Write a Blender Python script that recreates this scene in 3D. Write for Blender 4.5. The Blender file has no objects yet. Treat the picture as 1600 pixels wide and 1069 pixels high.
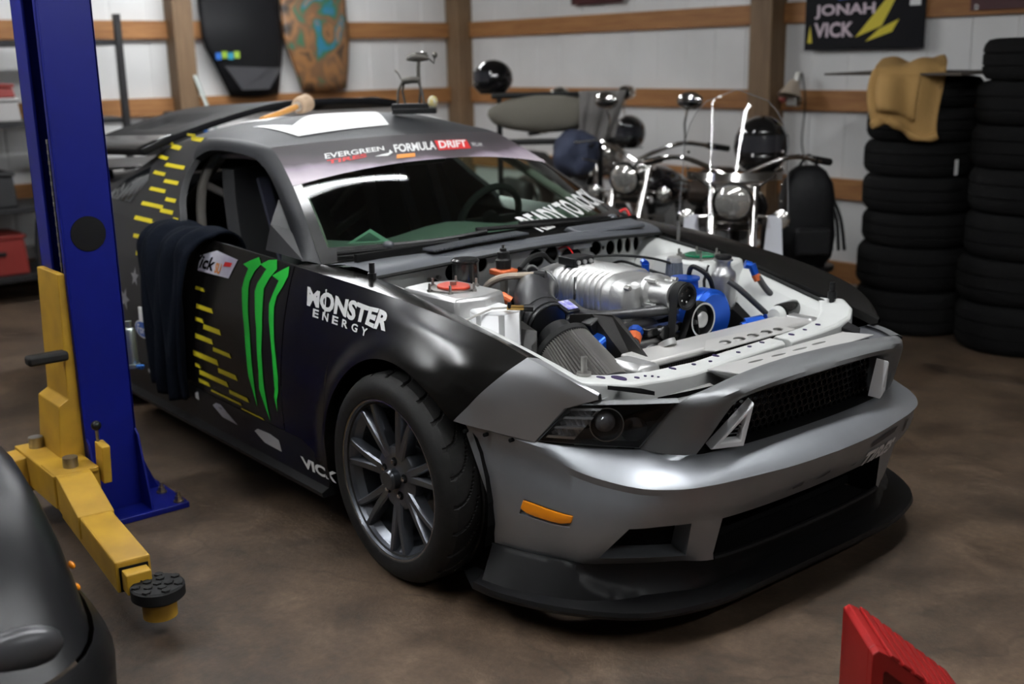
import bpy, bmesh, math, random
from mathutils import Vector, Matrix

random.seed(7)
SC = bpy.context.scene
COL = SC.collection

# ------------------------------------------------------------------ camera, world, exposure
cam_d = bpy.data.cameras.new('camera')
cam = bpy.data.objects.new('camera', cam_d)
COL.objects.link(cam)
SC.camera = cam
cam_d.sensor_width = 36.0
cam_d.lens = 1766.6 * 36.0 / 1600.0
cam_d.clip_start = 0.05
CAM = Vector((2.8634, -2.7682, 1.6259))
_y, _p, _r = 2.457887, 0.244623, -0.019201
_fw = Vector((math.cos(_y) * math.cos(_p), math.sin(_y) * math.cos(_p), -math.sin(_p)))
_rt = _fw.cross(Vector((0, 0, 1))).normalized()
_up = _rt.cross(_fw)
_rt2 = math.cos(_r) * _rt + math.sin(_r) * _up
_up2 = -math.sin(_r) * _rt + math.cos(_r) * _up
cam.matrix_world = Matrix(((_rt2.x, _up2.x, -_fw.x, CAM.x), (_rt2.y, _up2.y, -_fw.y, CAM.y), (_rt2.z, _up2.z, -_fw.z, CAM.z), (0, 0, 0, 1)))
cam_d.dof.use_dof = True
cam_d.dof.focus_distance = 3.4
cam_d.dof.aperture_fstop = 1.9

world = bpy.data.worlds.new('world')
SC.world = world
world.use_nodes = True
world.node_tree.nodes['Background'].inputs[0].default_value = (.75, .72, .68, 1)
world.node_tree.nodes['Background'].inputs[1].default_value = .05

SC.view_settings.view_transform = 'Standard'
SC.view_settings.look = 'None'
SC.view_settings.exposure = 0.0
SC.view_settings.gamma = 1.0
SC.view_settings.use_curve_mapping = False

TUBE_POWER = 97.0       # emission of the fluorescent tubes (the lamps are built further down)

# ------------------------------------------------------------------ materials
MATS = {}
def mat(name, col, rough=.5, metal=0., noise=0., nscale=8., bump=0., bscale=40., coat=0., emit=None, trans=0., col2=None, spec=.5, ior=1.45):
    if name in MATS: return MATS[name]
    m = bpy.data.materials.new(name); m.use_nodes = True
    nt = m.node_tree; b = nt.nodes['Principled BSDF']
    b.inputs['Base Color'].default_value = (*col, 1)
    b.inputs['Roughness'].default_value = rough
    b.inputs['Metallic'].default_value = metal
    b.inputs['Specular IOR Level'].default_value = spec
    if coat: b.inputs['Coat Weight'].default_value = coat; b.inputs['Coat Roughness'].default_value = .06
    if emit: b.inputs['Emission Color'].default_value = (*col, 1); b.inputs['Emission Strength'].default_value = emit
    if trans: b.inputs['Transmission Weight'].default_value = trans; b.inputs['IOR'].default_value = ior
    if noise or bump or col2:
        tc = nt.nodes.new('ShaderNodeTexCoord')
    if noise or col2:
        n = nt.nodes.new('ShaderNodeTexNoise'); n.inputs['Scale'].default_value = nscale; n.inputs['Detail'].default_value = 5
        nt.links.new(tc.outputs['Object'], n.inputs['Vector'])
        mx = nt.nodes.new('ShaderNodeMixRGB')
        c2 = col2 or tuple(max(0, q * (1 - noise)) for q in col)
        mx.inputs[1].default_value = (*col, 1); mx.inputs[2].default_value = (*c2, 1)
        r = nt.nodes.new('ShaderNodeMapRange'); r.inputs[1].default_value = .38; r.inputs[2].default_value = .66
        nt.links.new(n.outputs['Fac'], r.inputs[0]); nt.links.new(r.outputs[0], mx.inputs[0])
        nt.links.new(mx.outputs[0], b.inputs['Base Color'])
    if bump:
        n2 = nt.nodes.new('ShaderNodeTexNoise'); n2.inputs['Scale'].default_value = bscale; n2.inputs['Detail'].default_value = 4
        nt.links.new(tc.outputs['Object'], n2.inputs['Vector'])
        bp = nt.nodes.new('ShaderNodeBump'); bp.inputs['Strength'].default_value = bump; bp.inputs['Distance'].default_value = .01
        nt.links.new(n2.outputs['Fac'], bp.inputs['Height']); nt.links.new(bp.outputs[0], b.inputs['Normal'])
    MATS[name] = m
    return m
def glass(name, tint, refl=1.0, rough=.02):
    """thin pane: tinted transparency plus a Fresnel reflection"""
    if name in MATS: return MATS[name]
    m = bpy.data.materials.new(name); m.use_nodes = True
    nt = m.node_tree; nt.nodes.clear()
    o = nt.nodes.new('ShaderNodeOutputMaterial'); t = nt.nodes.new('ShaderNodeBsdfTransparent'); g = nt.nodes.new('ShaderNodeBsdfGlossy')
    t.inputs[0].default_value = (*tint, 1); g.inputs['Roughness'].default_value = rough; g.inputs[0].default_value = (refl, refl, refl, 1)
    f = nt.nodes.new('ShaderNodeFresnel'); f.inputs[0].default_value = 1.5
    mx = nt.nodes.new('ShaderNodeMixShader')
    nt.links.new(f.outputs[0], mx.inputs[0]); nt.links.new(t.outputs[0], mx.inputs[1]); nt.links.new(g.outputs[0], mx.inputs[2])
    nt.links.new(mx.outputs[0], o.inputs[0])
    MATS[name] = m
    return m

# ------------------------------------------------------------------ mesh helpers
def V(*a): return Vector(a if len(a) > 1 else a[0])
class MB:
    def __init__(s): s.v = []; s.f = []
    def add(s, vs, fs):
        o = len(s.v); s.v += [tuple(p) for p in vs]; s.f += [tuple(i + o for i in f) for f in fs]; return s
    def box(s, c, size, rot=None, taper=1.0):
        x, y, z = (q / 2 for q in size); ps = []
        for dz in (-1, 1):
            k = taper if dz > 0 else 1
            for dx, dy in ((-1, -1), (1, -1), (1, 1), (-1, 1)):
                p = V(dx * x * k, dy * y * k, dz * z)
                if rot is not None: p = rot @ p
                ps.append(p + V(*c))
        return s.add(ps, [(3, 2, 1, 0), (4, 5, 6, 7), (0, 1, 5, 4), (1, 2, 6, 5), (2, 3, 7, 6), (3, 0, 4, 7)])
    def frame(s, d):
        d = V(*d).normalized(); a = V(0, 0, 1) if abs(d.z) < .9 else V(1, 0, 0)
        u = d.cross(a).normalized(); return u, d.cross(u).normalized(), d
    def lathe(s, prof, o, axis, n=24, close=False, a0=0, a1=2 * math.pi, caps=True):
        """prof: (radius, height along axis)"""
        u, w, d = s.frame(axis); o = V(*o); full = abs(a1 - a0 - 2 * math.pi) < 1e-6
        m = n if full else n + 1; vs = []
        for r, h in prof:
            for i in range(m):
                a = a0 + (a1 - a0) * i / n
                vs.append(o + d * h + (u * math.cos(a) + w * math.sin(a)) * r)
        fs = []; k = len(prof)
        for j in range(k if close else k - 1):
            for i in range(n):
                i2 = (i + 1) % m; j2 = (j + 1) % k
                fs.append((j * m + i, j * m + i2, j2 * m + i2, j2 * m + i))
        if not close and full and caps:
            if prof[0][0] > 1e-5: fs.append(tuple(range(m))[::-1])
            if prof[-1][0] > 1e-5: fs.append(tuple((k - 1) * m + i for i in range(m)))
        return s.add(vs, fs)
    def cyl(s, p0, p1, r0, r1=None, n=16):
        p0, p1 = V(*p0), V(*p1); return s.lathe([(r0, 0), (r0 if r1 is None else r1, (p1 - p0).length)], p0, p1 - p0, n)
    def tube(s, pts, r, n=8, close=False):
        pts = [V(*p) for p in pts]; N = len(pts); vs = []; u = None
        for i, p in enumerate(pts):
            if close: t = pts[(i + 1) % N] - pts[i - 1]
            else: t = pts[min(i + 1, N - 1)] - pts[max(i - 1, 0)]
            t.normalize()
            if u is None: u = s.frame(t)[0]
            u = (u - t * u.dot(t)).normalized(); w = t.cross(u)
            rr = r[i] if isinstance(r, (list, tuple)) else r
            vs += [p + (u * math.cos(2 * math.pi * k / n) + w * math.sin(2 * math.pi * k / n)) * rr for k in range(n)]
        fs = []
        for j in range(N if close else N - 1):
            j2 = (j + 1) % N
            for k in range(n):
                k2 = (k + 1) % n; fs.append((j * n + k, j * n + k2, j2 * n + k2, j2 * n + k))
        if not close: fs += [tuple(range(n))[::-1], tuple((N - 1) * n + k for k in range(n))]
        return s.add(vs, fs)
    def grid(s, rows, closed=False):
        n = len(rows[0]); vs = [p for r in rows for p in r]; fs = []
        for j in range(len(rows) - 1):
            for i in range(n if closed else n - 1):
                i2 = (i + 1) % n; fs.append((j * n + i, j * n + i2, (j + 1) * n + i2, (j + 1) * n + i))
        return s.add(vs, fs)
    def loft(s, rings):
        """closed sections with end caps"""
        s.grid(rings, True); n = len(rings[0]); o = len(s.v) - n * len(rings)
        s.f.append(tuple(o + i for i in range(n))[::-1]); s.f.append(tuple(o + n * (len(rings) - 1) + i for i in range(n)))
        return s
    def slab(s, poly, off):
        """polygon (3D points) extruded by off"""
        n = len(poly); off = V(*off); a = [V(*p) for p in poly]; b = [p + off for p in a]
        return s.add(a + b, [tuple(range(n))[::-1], tuple(range(n, 2 * n))] + [(i, (i + 1) % n, n + (i + 1) % n, n + i) for i in range(n)])
    def ball(s, c, r, n=16, m=10, sc=(1, 1, 1), rot=None, t0=0., t1=math.pi):
        rows = []
        for j in range(m + 1):
            t = t0 + (t1 - t0) * j / m; row = []
            for i in range(n):
                a = 2 * math.pi * i / n
                p = V(math.sin(t) * math.cos(a) * sc[0], math.sin(t) * math.sin(a) * sc[1], math.cos(t) * sc[2]) * r
                if rot is not None: p = rot @ p
                row.append(p + V(*c))
            rows.append(row)
        return s.grid(rows, True)
def catmull(pts, k=6, close=False):
    pts = [V(*p) for p in pts]; n = len(pts); out = []
    for i in range(n if close else n - 1):
        if close: a, b, c, d = pts[i - 1], pts[i], pts[(i + 1) % n], pts[(i + 2) % n]
        else: a, b, c, d = pts[max(i - 1, 0)], pts[i], pts[i + 1], pts[min(i + 2, n - 1)]
        for j in range(k):
            t = j / k
            out.append(.5 * ((2 * b) + (c - a) * t + (2 * a - 5 * b + 4 * c - d) * t * t + (3 * b - a - 3 * c + d) * t ** 3))
    if not close: out.append(pts[-1])
    return out
def wloc(p):
    o = V(0, 0, 0)
    while p is not None: o = o + p.location; p = p.parent
    return o
def build(mb, name, m, parent=None, smooth=35, bevel=0., solid=0., soff=0., merge=False, local=False):
    me = bpy.data.meshes.new(name)
    o = V(0, 0, 0) if local else wloc(parent)
    me.from_pydata([(p[0] - o.x, p[1] - o.y, p[2] - o.z) for p in mb.v], [], mb.f)
    bm = bmesh.new(); bm.from_mesh(me)
    if merge: bmesh.ops.remove_doubles(bm, verts=bm.verts, dist=1e-4)
    bmesh.ops.recalc_face_normals(bm, faces=bm.faces)
    bm.to_mesh(me); bm.free()
    if smooth:
        me.polygons.foreach_set('use_smooth', [True] * len(me.polygons)); me.set_sharp_from_angle(angle=math.radians(smooth))
    me.materials.append(m)
    ob = bpy.data.objects.new(name, me); COL.objects.link(ob)
    if parent is not None: ob.parent = parent
    if solid: md = ob.modifiers.new('solid', 'SOLIDIFY'); md.thickness = solid; md.offset = soff
    if bevel:
        md = ob.modifiers.new('bevel', 'BEVEL'); md.width = bevel; md.segments = 2; md.limit_method = 'ANGLE'; md.angle_limit = math.radians(40)
    return ob
def tag(o, label=None, cat=None, group=None, kind=None):
    if label: o['label'] = label
    if cat: o['category'] = cat
    if group: o['group'] = group
    if kind: o['kind'] = kind
    return o
def thing(name, label, cat, loc=(0, 0, 0), group=None, rz=0.):
    o = bpy.data.objects.new(name, None); COL.objects.link(o); o.location = loc; o.rotation_euler = (0, 0, rz)
    o.empty_display_size = .2
    return tag(o, label, cat, group)
def copy_tree(o, parent=None):
    c = o.copy(); COL.objects.link(c)
    if parent is not None: c.parent = parent
    for ch in list(o.children): copy_tree(ch, c)
    return c
def text2d(s, bold=0., shear=0., step=0.):
    """built-in font as a flat mesh fitted to the unit square: (points, faces)"""
    cu = bpy.data.curves.new('t', 'FONT'); cu.body = s; cu.offset = bold; cu.shear = shear; cu.resolution_u = 3
    ob = bpy.data.objects.new('t', cu); COL.objects.link(ob)
    dg = bpy.context.evaluated_depsgraph_get(); me = bpy.data.meshes.new_from_object(ob.evaluated_get(dg))
    bpy.data.objects.remove(ob)
    bm = bmesh.new(); bm.from_mesh(me); bpy.data.meshes.remove(me)
    bmesh.ops.remove_doubles(bm, verts=bm.verts, dist=1e-5)
    bmesh.ops.triangulate(bm, faces=bm.faces)
    xs = [v.co.x for v in bm.verts]; ys = [v.co.y for v in bm.verts]
    x0, x1, y0, y1 = min(xs), max(xs), min(ys), max(ys)
    if step:
        for _ in range(5):
            ed = [e for e in bm.edges if e.calc_length() > step * (x1 - x0)]
            if not ed: break
            bmesh.ops.subdivide_edges(bm, edges=ed, cuts=1); bmesh.ops.triangulate(bm, faces=[f for f in bm.faces if len(f.verts) > 3])
    P = [((v.co.x - x0) / (x1 - x0), (v.co.y - y0) / (y1 - y0)) for v in bm.verts]
    bm.verts.index_update(); F = [tuple(v.index for v in f.verts) for f in bm.faces]
    bm.free(); return P, F
def poly2d(pts, step):
    """polygon -> triangles with edges no longer than step (2D)"""
    bm = bmesh.new(); vs = [bm.verts.new((p[0], p[1], 0)) for p in pts]; bm.faces.new(vs)
    bmesh.ops.triangulate(bm, faces=bm.faces)
    for _ in range(7):
        ed = [e for e in bm.edges if e.calc_length() > step]
        if not ed: break
        bmesh.ops.subdivide_edges(bm, edges=ed, cuts=1); bmesh.ops.triangulate(bm, faces=[f for f in bm.faces if len(f.verts) > 3])
    bm.verts.index_update()
    P = [(v.co.x, v.co.y) for v in bm.verts]; F = [tuple(v.index for v in f.verts) for f in bm.faces]
    bm.free(); return P, F
def decal(name, shapes, fn, m, parent):
    """shapes: list of (P, F) in 2D; fn maps 2D to a point just proud of the surface"""
    mb = MB()
    for P, F in shapes: mb.add([fn(*p) for p in P], F)
    return build(mb, name, m, parent, smooth=0)
def quadmap(q, P):
    """unit square -> bilinear in quad q (bl, br, tr, tl)"""
    return [((1 - u) * (1 - v) * q[0][0] + u * (1 - v) * q[1][0] + u * v * q[2][0] + (1 - u) * v * q[3][0],
             (1 - u) * (1 - v) * q[0][1] + u * (1 - v) * q[1][1] + u * v * q[2][1] + (1 - u) * v * q[3][1]) for u, v in P]
# ------------------------------------------------------------------ the room
def concrete():
    m = bpy.data.materials.new('concrete'); m.use_nodes = True; nt = m.node_tree; b = nt.nodes['Principled BSDF']; N = nt.nodes.new; L = nt.links.new
    tc = N('ShaderNodeTexCoord')
    def noise(s, d=6, r=.6, dist=0.):
        n = N('ShaderNodeTexNoise'); n.inputs['Scale'].default_value = s; n.inputs['Detail'].default_value = d; n.inputs['Roughness'].default_value = r
        n.inputs['Distortion'].default_value = dist; L(tc.outputs['Object'], n.inputs['Vector']); return n
    def ramp(src, st):
        r = N('ShaderNodeValToRGB'); e = r.color_ramp.elements
        e[0].position, e[0].color = st[0][0], (*st[0][1], 1); e[1].position, e[1].color = st[-1][0], (*st[-1][1], 1)
        for p, c in st[1:-1]: q = e.new(p); q.color = (*c, 1)
        L(src, r.inputs[0]); return r
    big, mid, fine = noise(.9, 7, .62, .6), noise(4.5, 9, .68, .4), noise(38, 6, .7)
    base = ramp(mid.outputs['Fac'], [(.28, (.040, .025, .015)), (.46, (.080, .052, .032)), (.60, (.116, .078, .050)), (.76, (.180, .128, .086))])
    stain = ramp(big.outputs['Fac'], [(.36, (.34, .33, .32)), (.52, (.86, .83, .80)), (.68, (1.12, 1.08, 1.02))])
    mx = N('ShaderNodeMixRGB'); mx.blend_type = 'MULTIPLY'; mx.inputs[0].default_value = 1
    L(base.outputs[0], mx.inputs[1]); L(stain.outputs[0], mx.inputs[2])
    gr = ramp(fine.outputs['Fac'], [(.3, (.72, .72, .72)), (.7, (1.22, 1.22, 1.22))])
    m2 = N('ShaderNodeMixRGB'); m2.blend_type = 'MULTIPLY'; m2.inputs[0].default_value = 1
    L(mx.outputs[0], m2.inputs[1]); L(gr.outputs[0], m2.inputs[2])
    # hairline cracks
    wv = noise(2.2, 4, .6)
    ad = N('ShaderNodeMixRGB'); ad.inputs[0].default_value = .22; L(tc.outputs['Object'], ad.inputs[1]); L(wv.outputs['Color'], ad.inputs[2])
    vo = N('ShaderNodeTexVoronoi'); vo.feature = 'DISTANCE_TO_EDGE'; vo.inputs['Scale'].default_value = .55; L(ad.outputs[0], vo.inputs['Vector'])
    ck = ramp(vo.outputs['Distance'], [(.0, (.25, .25, .25)), (.0035, (1, 1, 1))])
    m3 = N('ShaderNodeMixRGB'); m3.blend_type = 'MULTIPLY'; m3.inputs[0].default_value = .4
    L(m2.outputs[0], m3.inputs[1]); L(ck.outputs[0], m3.inputs[2])
    L(m3.outputs[0], b.inputs['Base Color'])
    rr = N('ShaderNodeMapRange'); rr.inputs[3].default_value = .42; rr.inputs[4].default_value = .8; L(mid.outputs['Fac'], rr.inputs[0]); L(rr.outputs[0], b.inputs['Roughness'])
    bp = N('ShaderNodeBump'); bp.inputs['Strength'].default_value = .25; bp.inputs['Distance'].default_value = .01; L(fine.outputs['Fac'], bp.inputs['Height']); L(bp.outputs[0], b.inputs['Normal'])
    return m
def wood(name, c1, c2, axis=0, scale=3.):
    m = bpy.data.materials.new(name); m.use_nodes = True; nt = m.node_tree; b = nt.nodes['Principled BSDF']; N = nt.nodes.new; L = nt.links.new
    tc = N('ShaderNodeTexCoord'); mp = N('ShaderNodeMapping'); s = [14., 14., 14.]; s[axis] = .9; mp.inputs['Scale'].default_value = s
    L(tc.outputs['Object'], mp.inputs['Vector'])
    n = N('ShaderNodeTexNoise'); n.inputs['Scale'].default_value = scale; n.inputs['Detail'].default_value = 8; n.inputs['Distortion'].default_value = .8; L(mp.outputs[0], n.inputs['Vector'])
    r = N('ShaderNodeValToRGB'); r.color_ramp.elements[0].position = .35; r.color_ramp.elements[0].color = (*c1, 1); r.color_ramp.elements[1].position = .68; r.color_ramp.elements[1].color = (*c2, 1)
    L(n.outputs['Fac'], r.inputs[0]); L(r.outputs[0], b.inputs['Base Color']); b.inputs['Roughness'].default_value = .7
    return m
M_CONC = concrete()
M_SHEET = mat('white_wall_sheet', (.72, .72, .71), .42, noise=.12, nscale=1.6)
M_GIRT_Y = wood('girt_wood_y', (.235, .100, .030), (.36, .165, .055), 1)
M_GIRT_X = wood('girt_wood_x', (.235, .100, .030), (.36, .165, .055), 0)
M_POST = wood('post_wood', (.130, .078, .040), (.200, .125, .066), 2)
XB, YS = -6.35, 4.17            # inner faces of the back wall and of the side wall
mb = MB(); mb.add([(-6.6, -6.5, 0), (5.5, -6.5, 0), (5.5, 4.4, 0), (-6.6, 4.4, 0)], [(0, 1, 2, 3)])
mb.add([(-6.6, -6.5, -.1), (5.5, -6.5, -.1), (5.5, 4.4, -.1), (-6.6, 4.4, -.1)], [(3, 2, 1, 0)])
tag(build(mb, 'floor', M_CONC, smooth=0), kind='structure')
def ribbed(a, b, fn):
    """sheet with small trapezoid ribs every 0.3 m"""
    prof = []; s = a
    while s < b:
        prof += [(s, 0), (s + .27, 0), (s + .275, -.005), (s + .295, -.005)]; s += .30
    prof.append((b, 0))
    return MB().grid([[fn(p, d, z) for p, d in prof] for z in (0., 3.4)])
wall_b = tag(build(ribbed(-6.5, 4.2, lambda p, d, z: (XB + d, p, z)), 'wall_back', M_SHEET, smooth=0, solid=.02, soff=1), kind='structure')
wall_s = tag(build(ribbed(-6.37, 5.5, lambda p, d, z: (p, YS - d, z)), 'wall_side', M_SHEET, smooth=0, solid=.02, soff=-1), kind='structure')
mb = MB(); mb.box((-.5, -1.05, 3.45), (12.2, 11.0, .06))
tag(build(mb, 'ceiling', mat('ceiling_sheet', (.30, .29, .27), .7), smooth=0), kind='structure')
GZ = [2.524, 1.914, 1.304, .694, .10]
PB = [-3.9, -1.3, 1.22, 4.06]       # posts along the back wall (y)
PS = [-6.25, -2.52, 1.2, 4.6]       # posts along the side wall (x)
for z in GZ:
    ends = [-6.5] + PB
    for i in range(len(ends) - 1):
        a, b2 = ends[i] + .085, ends[i + 1] - .085
        build(MB().box((XB + .036, (a + b2) / 2, z), (.05, b2 - a, .145)), 'girt', M_GIRT_Y, wall_b, smooth=0, bevel=.004)
    for i in range(len(PS) - 1):
        a, b2 = PS[i] + .105, PS[i + 1] - .105
        build(MB().box(((a + b2) / 2, YS - .036, z), (b2 - a, .05, .145)), 'girt', M_GIRT_X, wall_s, smooth=0, bevel=.004)
for y in PB[:3]: build(MB().box((XB + .10, y, 1.7), (.18, .17, 3.4)), 'post', M_POST, wall_b, smooth=0, bevel=.006)
for x in PS: build(MB().box((x, YS - .10, 1.7), (.20, .18, 3.4)), 'post', M_POST, wall_s, smooth=0, bevel=.006)

# ------------------------------------------------------------------ fluorescent shop lights
M_TUBE = mat('lit_fluorescent_tube', (.96, .98, 1.), .5, emit=TUBE_POWER)
M_FIXT = mat('white_enamel', (.75, .75, .74), .35)
def shop_light(x, y0, y1, z, label, tubes=(-.05, .05), k=1., along_x=False):
    """fixture centred on x from y0 to y1; along_x swaps the two axes"""
    Q = (lambda a, b, h: (b, a, h)) if along_x else (lambda a, b, h: (a, b, h))
    t = thing('shop_light', label, 'light', Q(x, (y0 + y1) / 2, z), 'fluorescent shop lights under the ceiling')
    pr = [(k * a, h) for a, h in ((-.12, .0), (-.05, .045), (.05, .045), (.12, .0), (.115, .0), (.048, .04), (-.048, .04), (-.115, .0))]
    build(MB().loft([[Q(x + a, y, z + h) for a, h in pr] for y in (y0, y1)]), 'reflector', M_FIXT, t, smooth=0)
    for s in tubes:
        tb = build(MB().cyl(Q(x + s, y0 + .03, z + .005), Q(x + s, y1 - .03, z + .005), .017, n=10), 'tube', M_TUBE, t)
        for ye in (y0 + .015, y1 - .015): build(MB().box(Q(x + s, ye, z + .01), (.03, .03, .05)), 'socket', M_FIXT, tb, smooth=0)
    for ye in (y0 + .3, y1 - .3): build(MB().cyl(Q(x, ye, z + .045), Q(x, ye, 3.42), .004, n=6), 'hanger_cable', mat('steel_cable', (.4, .4, .4), .4, 1.), t)
shop_light(1.05, -1.25, 1.15, 2.95, 'long fluorescent light hanging over the nose of the race car')
shop_light(1.05, -3.85, -1.45, 2.95, 'long fluorescent light hanging above the yellow swing arm of the lift', (0.,), .4)
shop_light(-1.76, -1.60, .82, 2.90, 'long fluorescent light hanging over the roof of the race car', (0.,), .4)
shop_light(-1.90, -4.15, -1.75, 2.95, 'long fluorescent light hanging beside the blue lift post')
shop_light(-4.7, .1, 2.5, 2.95, 'added fluorescent fill light hanging behind the tail of the race car')  # added lamp: brightens the back walls, placed clear of the car's reflections
shop_light(4.2, -1.25, 1.15, 2.95, 'added fluorescent fill light out of view in front of the race car', (0.,), .4)  # unseen fill lamp, added to lift the bumper face and its lettering
def lerp(a, b, t): return a + (b - a) * t
def sstep(t):
    t = max(0.0, min(1.0, t)); return t * t * (3 - 2 * t)
def tab(x, xs, ys):
    if x <= xs[0]: return ys[0]
    for i in range(1, len(xs)):
        if x <= xs[i]:
            return lerp(ys[i - 1], ys[i], (x - xs[i - 1]) / (xs[i] - xs[i - 1]))
    return ys[-1]
def cubic(x, xs, ys):
    """monotone-ish Catmull-Rom interpolation through a table"""
    n = len(xs)
    if x <= xs[0]: return ys[0]
    if x >= xs[-1]: return ys[-1]
    i = 0
    while xs[i + 1] < x: i += 1
    h = xs[i + 1] - xs[i]; t = (x - xs[i]) / h
    def m(k):
        if k == 0: return (ys[1] - ys[0]) / (xs[1] - xs[0])
        if k == n - 1: return (ys[-1] - ys[-2]) / (xs[-1] - xs[-2])
        return (ys[k + 1] - ys[k - 1]) / (xs[k + 1] - xs[k - 1])
    a, b = m(i) * h, m(i + 1) * h
    t2, t3 = t * t, t * t * t
    return ys[i] * (2 * t3 - 3 * t2 + 1) + a * (t3 - 2 * t2 + t) + ys[i + 1] * (3 * t2 - 2 * t3) + b * (t3 - t2)
# ---- car body: half widths of the side as a function of x (forward) and z (up); front axle x=0, rear axle x=-2.72
SX = [-3.72, -3.3, -2.72, -1.9, -1.2, -.69, -.3, 0., .2, .35, .5, .6, .68]
ZT = [.99, .985, .975, .955, .945, .930, .912, .885, .862, .838, .800, .762, .715]      # top crease of the side
TT = [0., .2, .45, .70, .82, .93, 1.]
ST = [[.76, .82, .84, .83, .81, .78, .74],
      [.84, .89, .90, .89, .87, .84, .80],
      [.915, .94, .95, .945, .925, .89, .855],
      [.925, .94, .945, .93, .912, .885, .866],
      [.925, .94, .945, .925, .905, .880, .860],
      [.925, .942, .945, .922, .902, .878, .858],
      [.925, .938, .938, .918, .897, .865, .840],
      [.915, .925, .930, .930, .913, .868, .814],
      [.875, .890, .902, .916, .908, .862, .800],
      [.815, .835, .855, .882, .884, .850, .785],
      [.760, .775, .785, .800, .805, .798, .772],
      [.690, .700, .712, .728, .738, .745, .735],
      [.640, .648, .655, .668, .676, .685, .684]]
ZB = .17
WZ, RW = .345, .385
def ztop(x): return cubic(x, SX, ZT)
def yside(x, z):
    t = max(0.0, min(1.0, (z - ZB) / (ztop(x) - ZB)))
    row = [cubic(x, SX, [s[k] for s in ST]) for k in range(len(TT))]
    y = cubic(t, TT, row)
    for wx in (0.0, -2.72):                       # lips of the wheel arches stand a little proud
        if z > .2 and abs(x - wx) < .55:
            r = math.hypot(x - wx, z - WZ)
            if r < RW + .09: y += .014 * sstep((RW + .09 - r) / .09)
    return y
# inner edge of the fender top (hood gap)
FX = [-.62, -.45, -.3, -.15, 0., .15, .3, .45, .6, .68]
FY = [.765, .724, .712, .712, .709, .70, .688, .678, .68, .672]
FZ = [.928, .915, .90, .882, .861, .832, .80, .768, .736, .716]
def fin(x): return cubic(x, FX, FY), cubic(x, FX, FZ)
# windscreen: side edge from bottom to top, and the crown of its centre line
WSX = [-.655, -.8, -.9, -1.0, -1.1, -1.2, -1.3, -1.34]
WSY = [.772, .726, .694, .664, .637, .611, .589, .583]
WSZ = [.928, 1.014, 1.078, 1.135, 1.190, 1.238, 1.281, 1.297]
def wscreen(u, v):
    """u -1..1 across (right to left), v 0..1 from the cowl to the roof"""
    x = lerp(WSX[0], WSX[-1], v)
    k = [-q for q in WSX]
    y, z = cubic(-x, k, WSY), cubic(-x, k, WSZ)
    c = 1 - u * u
    return (x + c * lerp(.20, .11, v), y * u, z + c * lerp(.022, .024, v))
# roof rail and crown
RX = [-2.95, -2.7, -2.4, -2.1, -1.8, -1.5, -1.34]
RY = [.56, .565, .57, .58, .588, .588, .583]
RZ = [1.075, 1.16, 1.250, 1.300, 1.322, 1.318, 1.297]
def roofpt(u, v):
    """u -1..1 across, v 0..1 from the windscreen header to the tail of the roof"""
    x = lerp(-1.34, -2.42, v)
    y, z = cubic(x, RX, RY), cubic(x, RX, RZ)
    c, q = 1 - u * u, 1 - abs(u) ** 3
    return (x + c * lerp(.11, .0, v), y * u, z + lerp(c * .024, q * .078, sstep(v * 2.6)))

def yup(x, z):
    """side above the belt behind the door: sail panel up to the roof rail"""
    z0, z1 = ztop(x), cubic(x, RX, RZ)
    t = max(0., min(1., (z - z0) / max(.02, z1 - z0)))
    return lerp(yside(x, z0), cubic(x, RX, RY), t) + .022 * math.sin(math.pi * t)
def side(x, z): return yside(x, z) if z <= ztop(x) else yup(x, z)
# ------------------------------------------------------------------ the race car: body
CAR = thing('race_car', 'matte black and grey race coupe with open engine bay and green claw marks', 'car', (0, 0, 0))
def two_tone():
    """satin black wrap that meets grey paint along a slanted edge on the front wings"""
    m = bpy.data.materials.new('wrap_black_to_grey'); m.use_nodes = True; nt = m.node_tree; b = nt.nodes['Principled BSDF']; N = nt.nodes.new; L = nt.links.new
    tc = N('ShaderNodeTexCoord'); sx = N('ShaderNodeSeparateXYZ'); L(tc.outputs['Object'], sx.inputs[0])
    a = N('ShaderNodeMath'); a.operation = 'MULTIPLY_ADD'; a.inputs[1].default_value = .194; a.inputs[2].default_value = -.303 * .194 + .605 * .176; L(sx.outputs['X'], a.inputs[0])
    c = N('ShaderNodeMath'); c.operation = 'MULTIPLY_ADD'; c.inputs[1].default_value = -.176; L(sx.outputs['Z'], c.inputs[0]); L(a.outputs[0], c.inputs[2])
    g = N('ShaderNodeMath'); g.operation = 'GREATER_THAN'; g.inputs[1].default_value = 0; L(c.outputs[0], g.inputs[0])
    mx = N('ShaderNodeMixRGB'); b.inputs['Specular IOR Level'].default_value = .42; mx.inputs[1].default_value = (.0065, .006, .0055, 1); mx.inputs[2].default_value = (.48, .49, .505, 1); L(g.outputs[0], mx.inputs[0]); L(mx.outputs[0], b.inputs['Base Color'])
    r = N('ShaderNodeMapRange'); r.inputs[3].default_value = .23; r.inputs[4].default_value = .42; L(g.outputs[0], r.inputs[0]); L(r.outputs[0], b.inputs['Roughness'])
    q = N('ShaderNodeMapRange'); q.inputs[3].default_value = 0; q.inputs[4].default_value = .75; L(g.outputs[0], q.inputs[0]); L(q.outputs[0], b.inputs['Metallic'])
    return m
M_FEND = two_tone()
M_BLK = mat('satin_black_wrap', (.0065, .006, .0055), .27, spec=.4)
M_GREYB = mat('dark_grey_body', (.026, .026, .027), .45, spec=.25)
M_ROOF = mat('charcoal_roof', (.020, .021, .023), .5, spec=.2)
M_SIL = mat('satin_grey_bumper', (.40, .42, .445), .42, .75, noise=.1, nscale=5)
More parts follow.
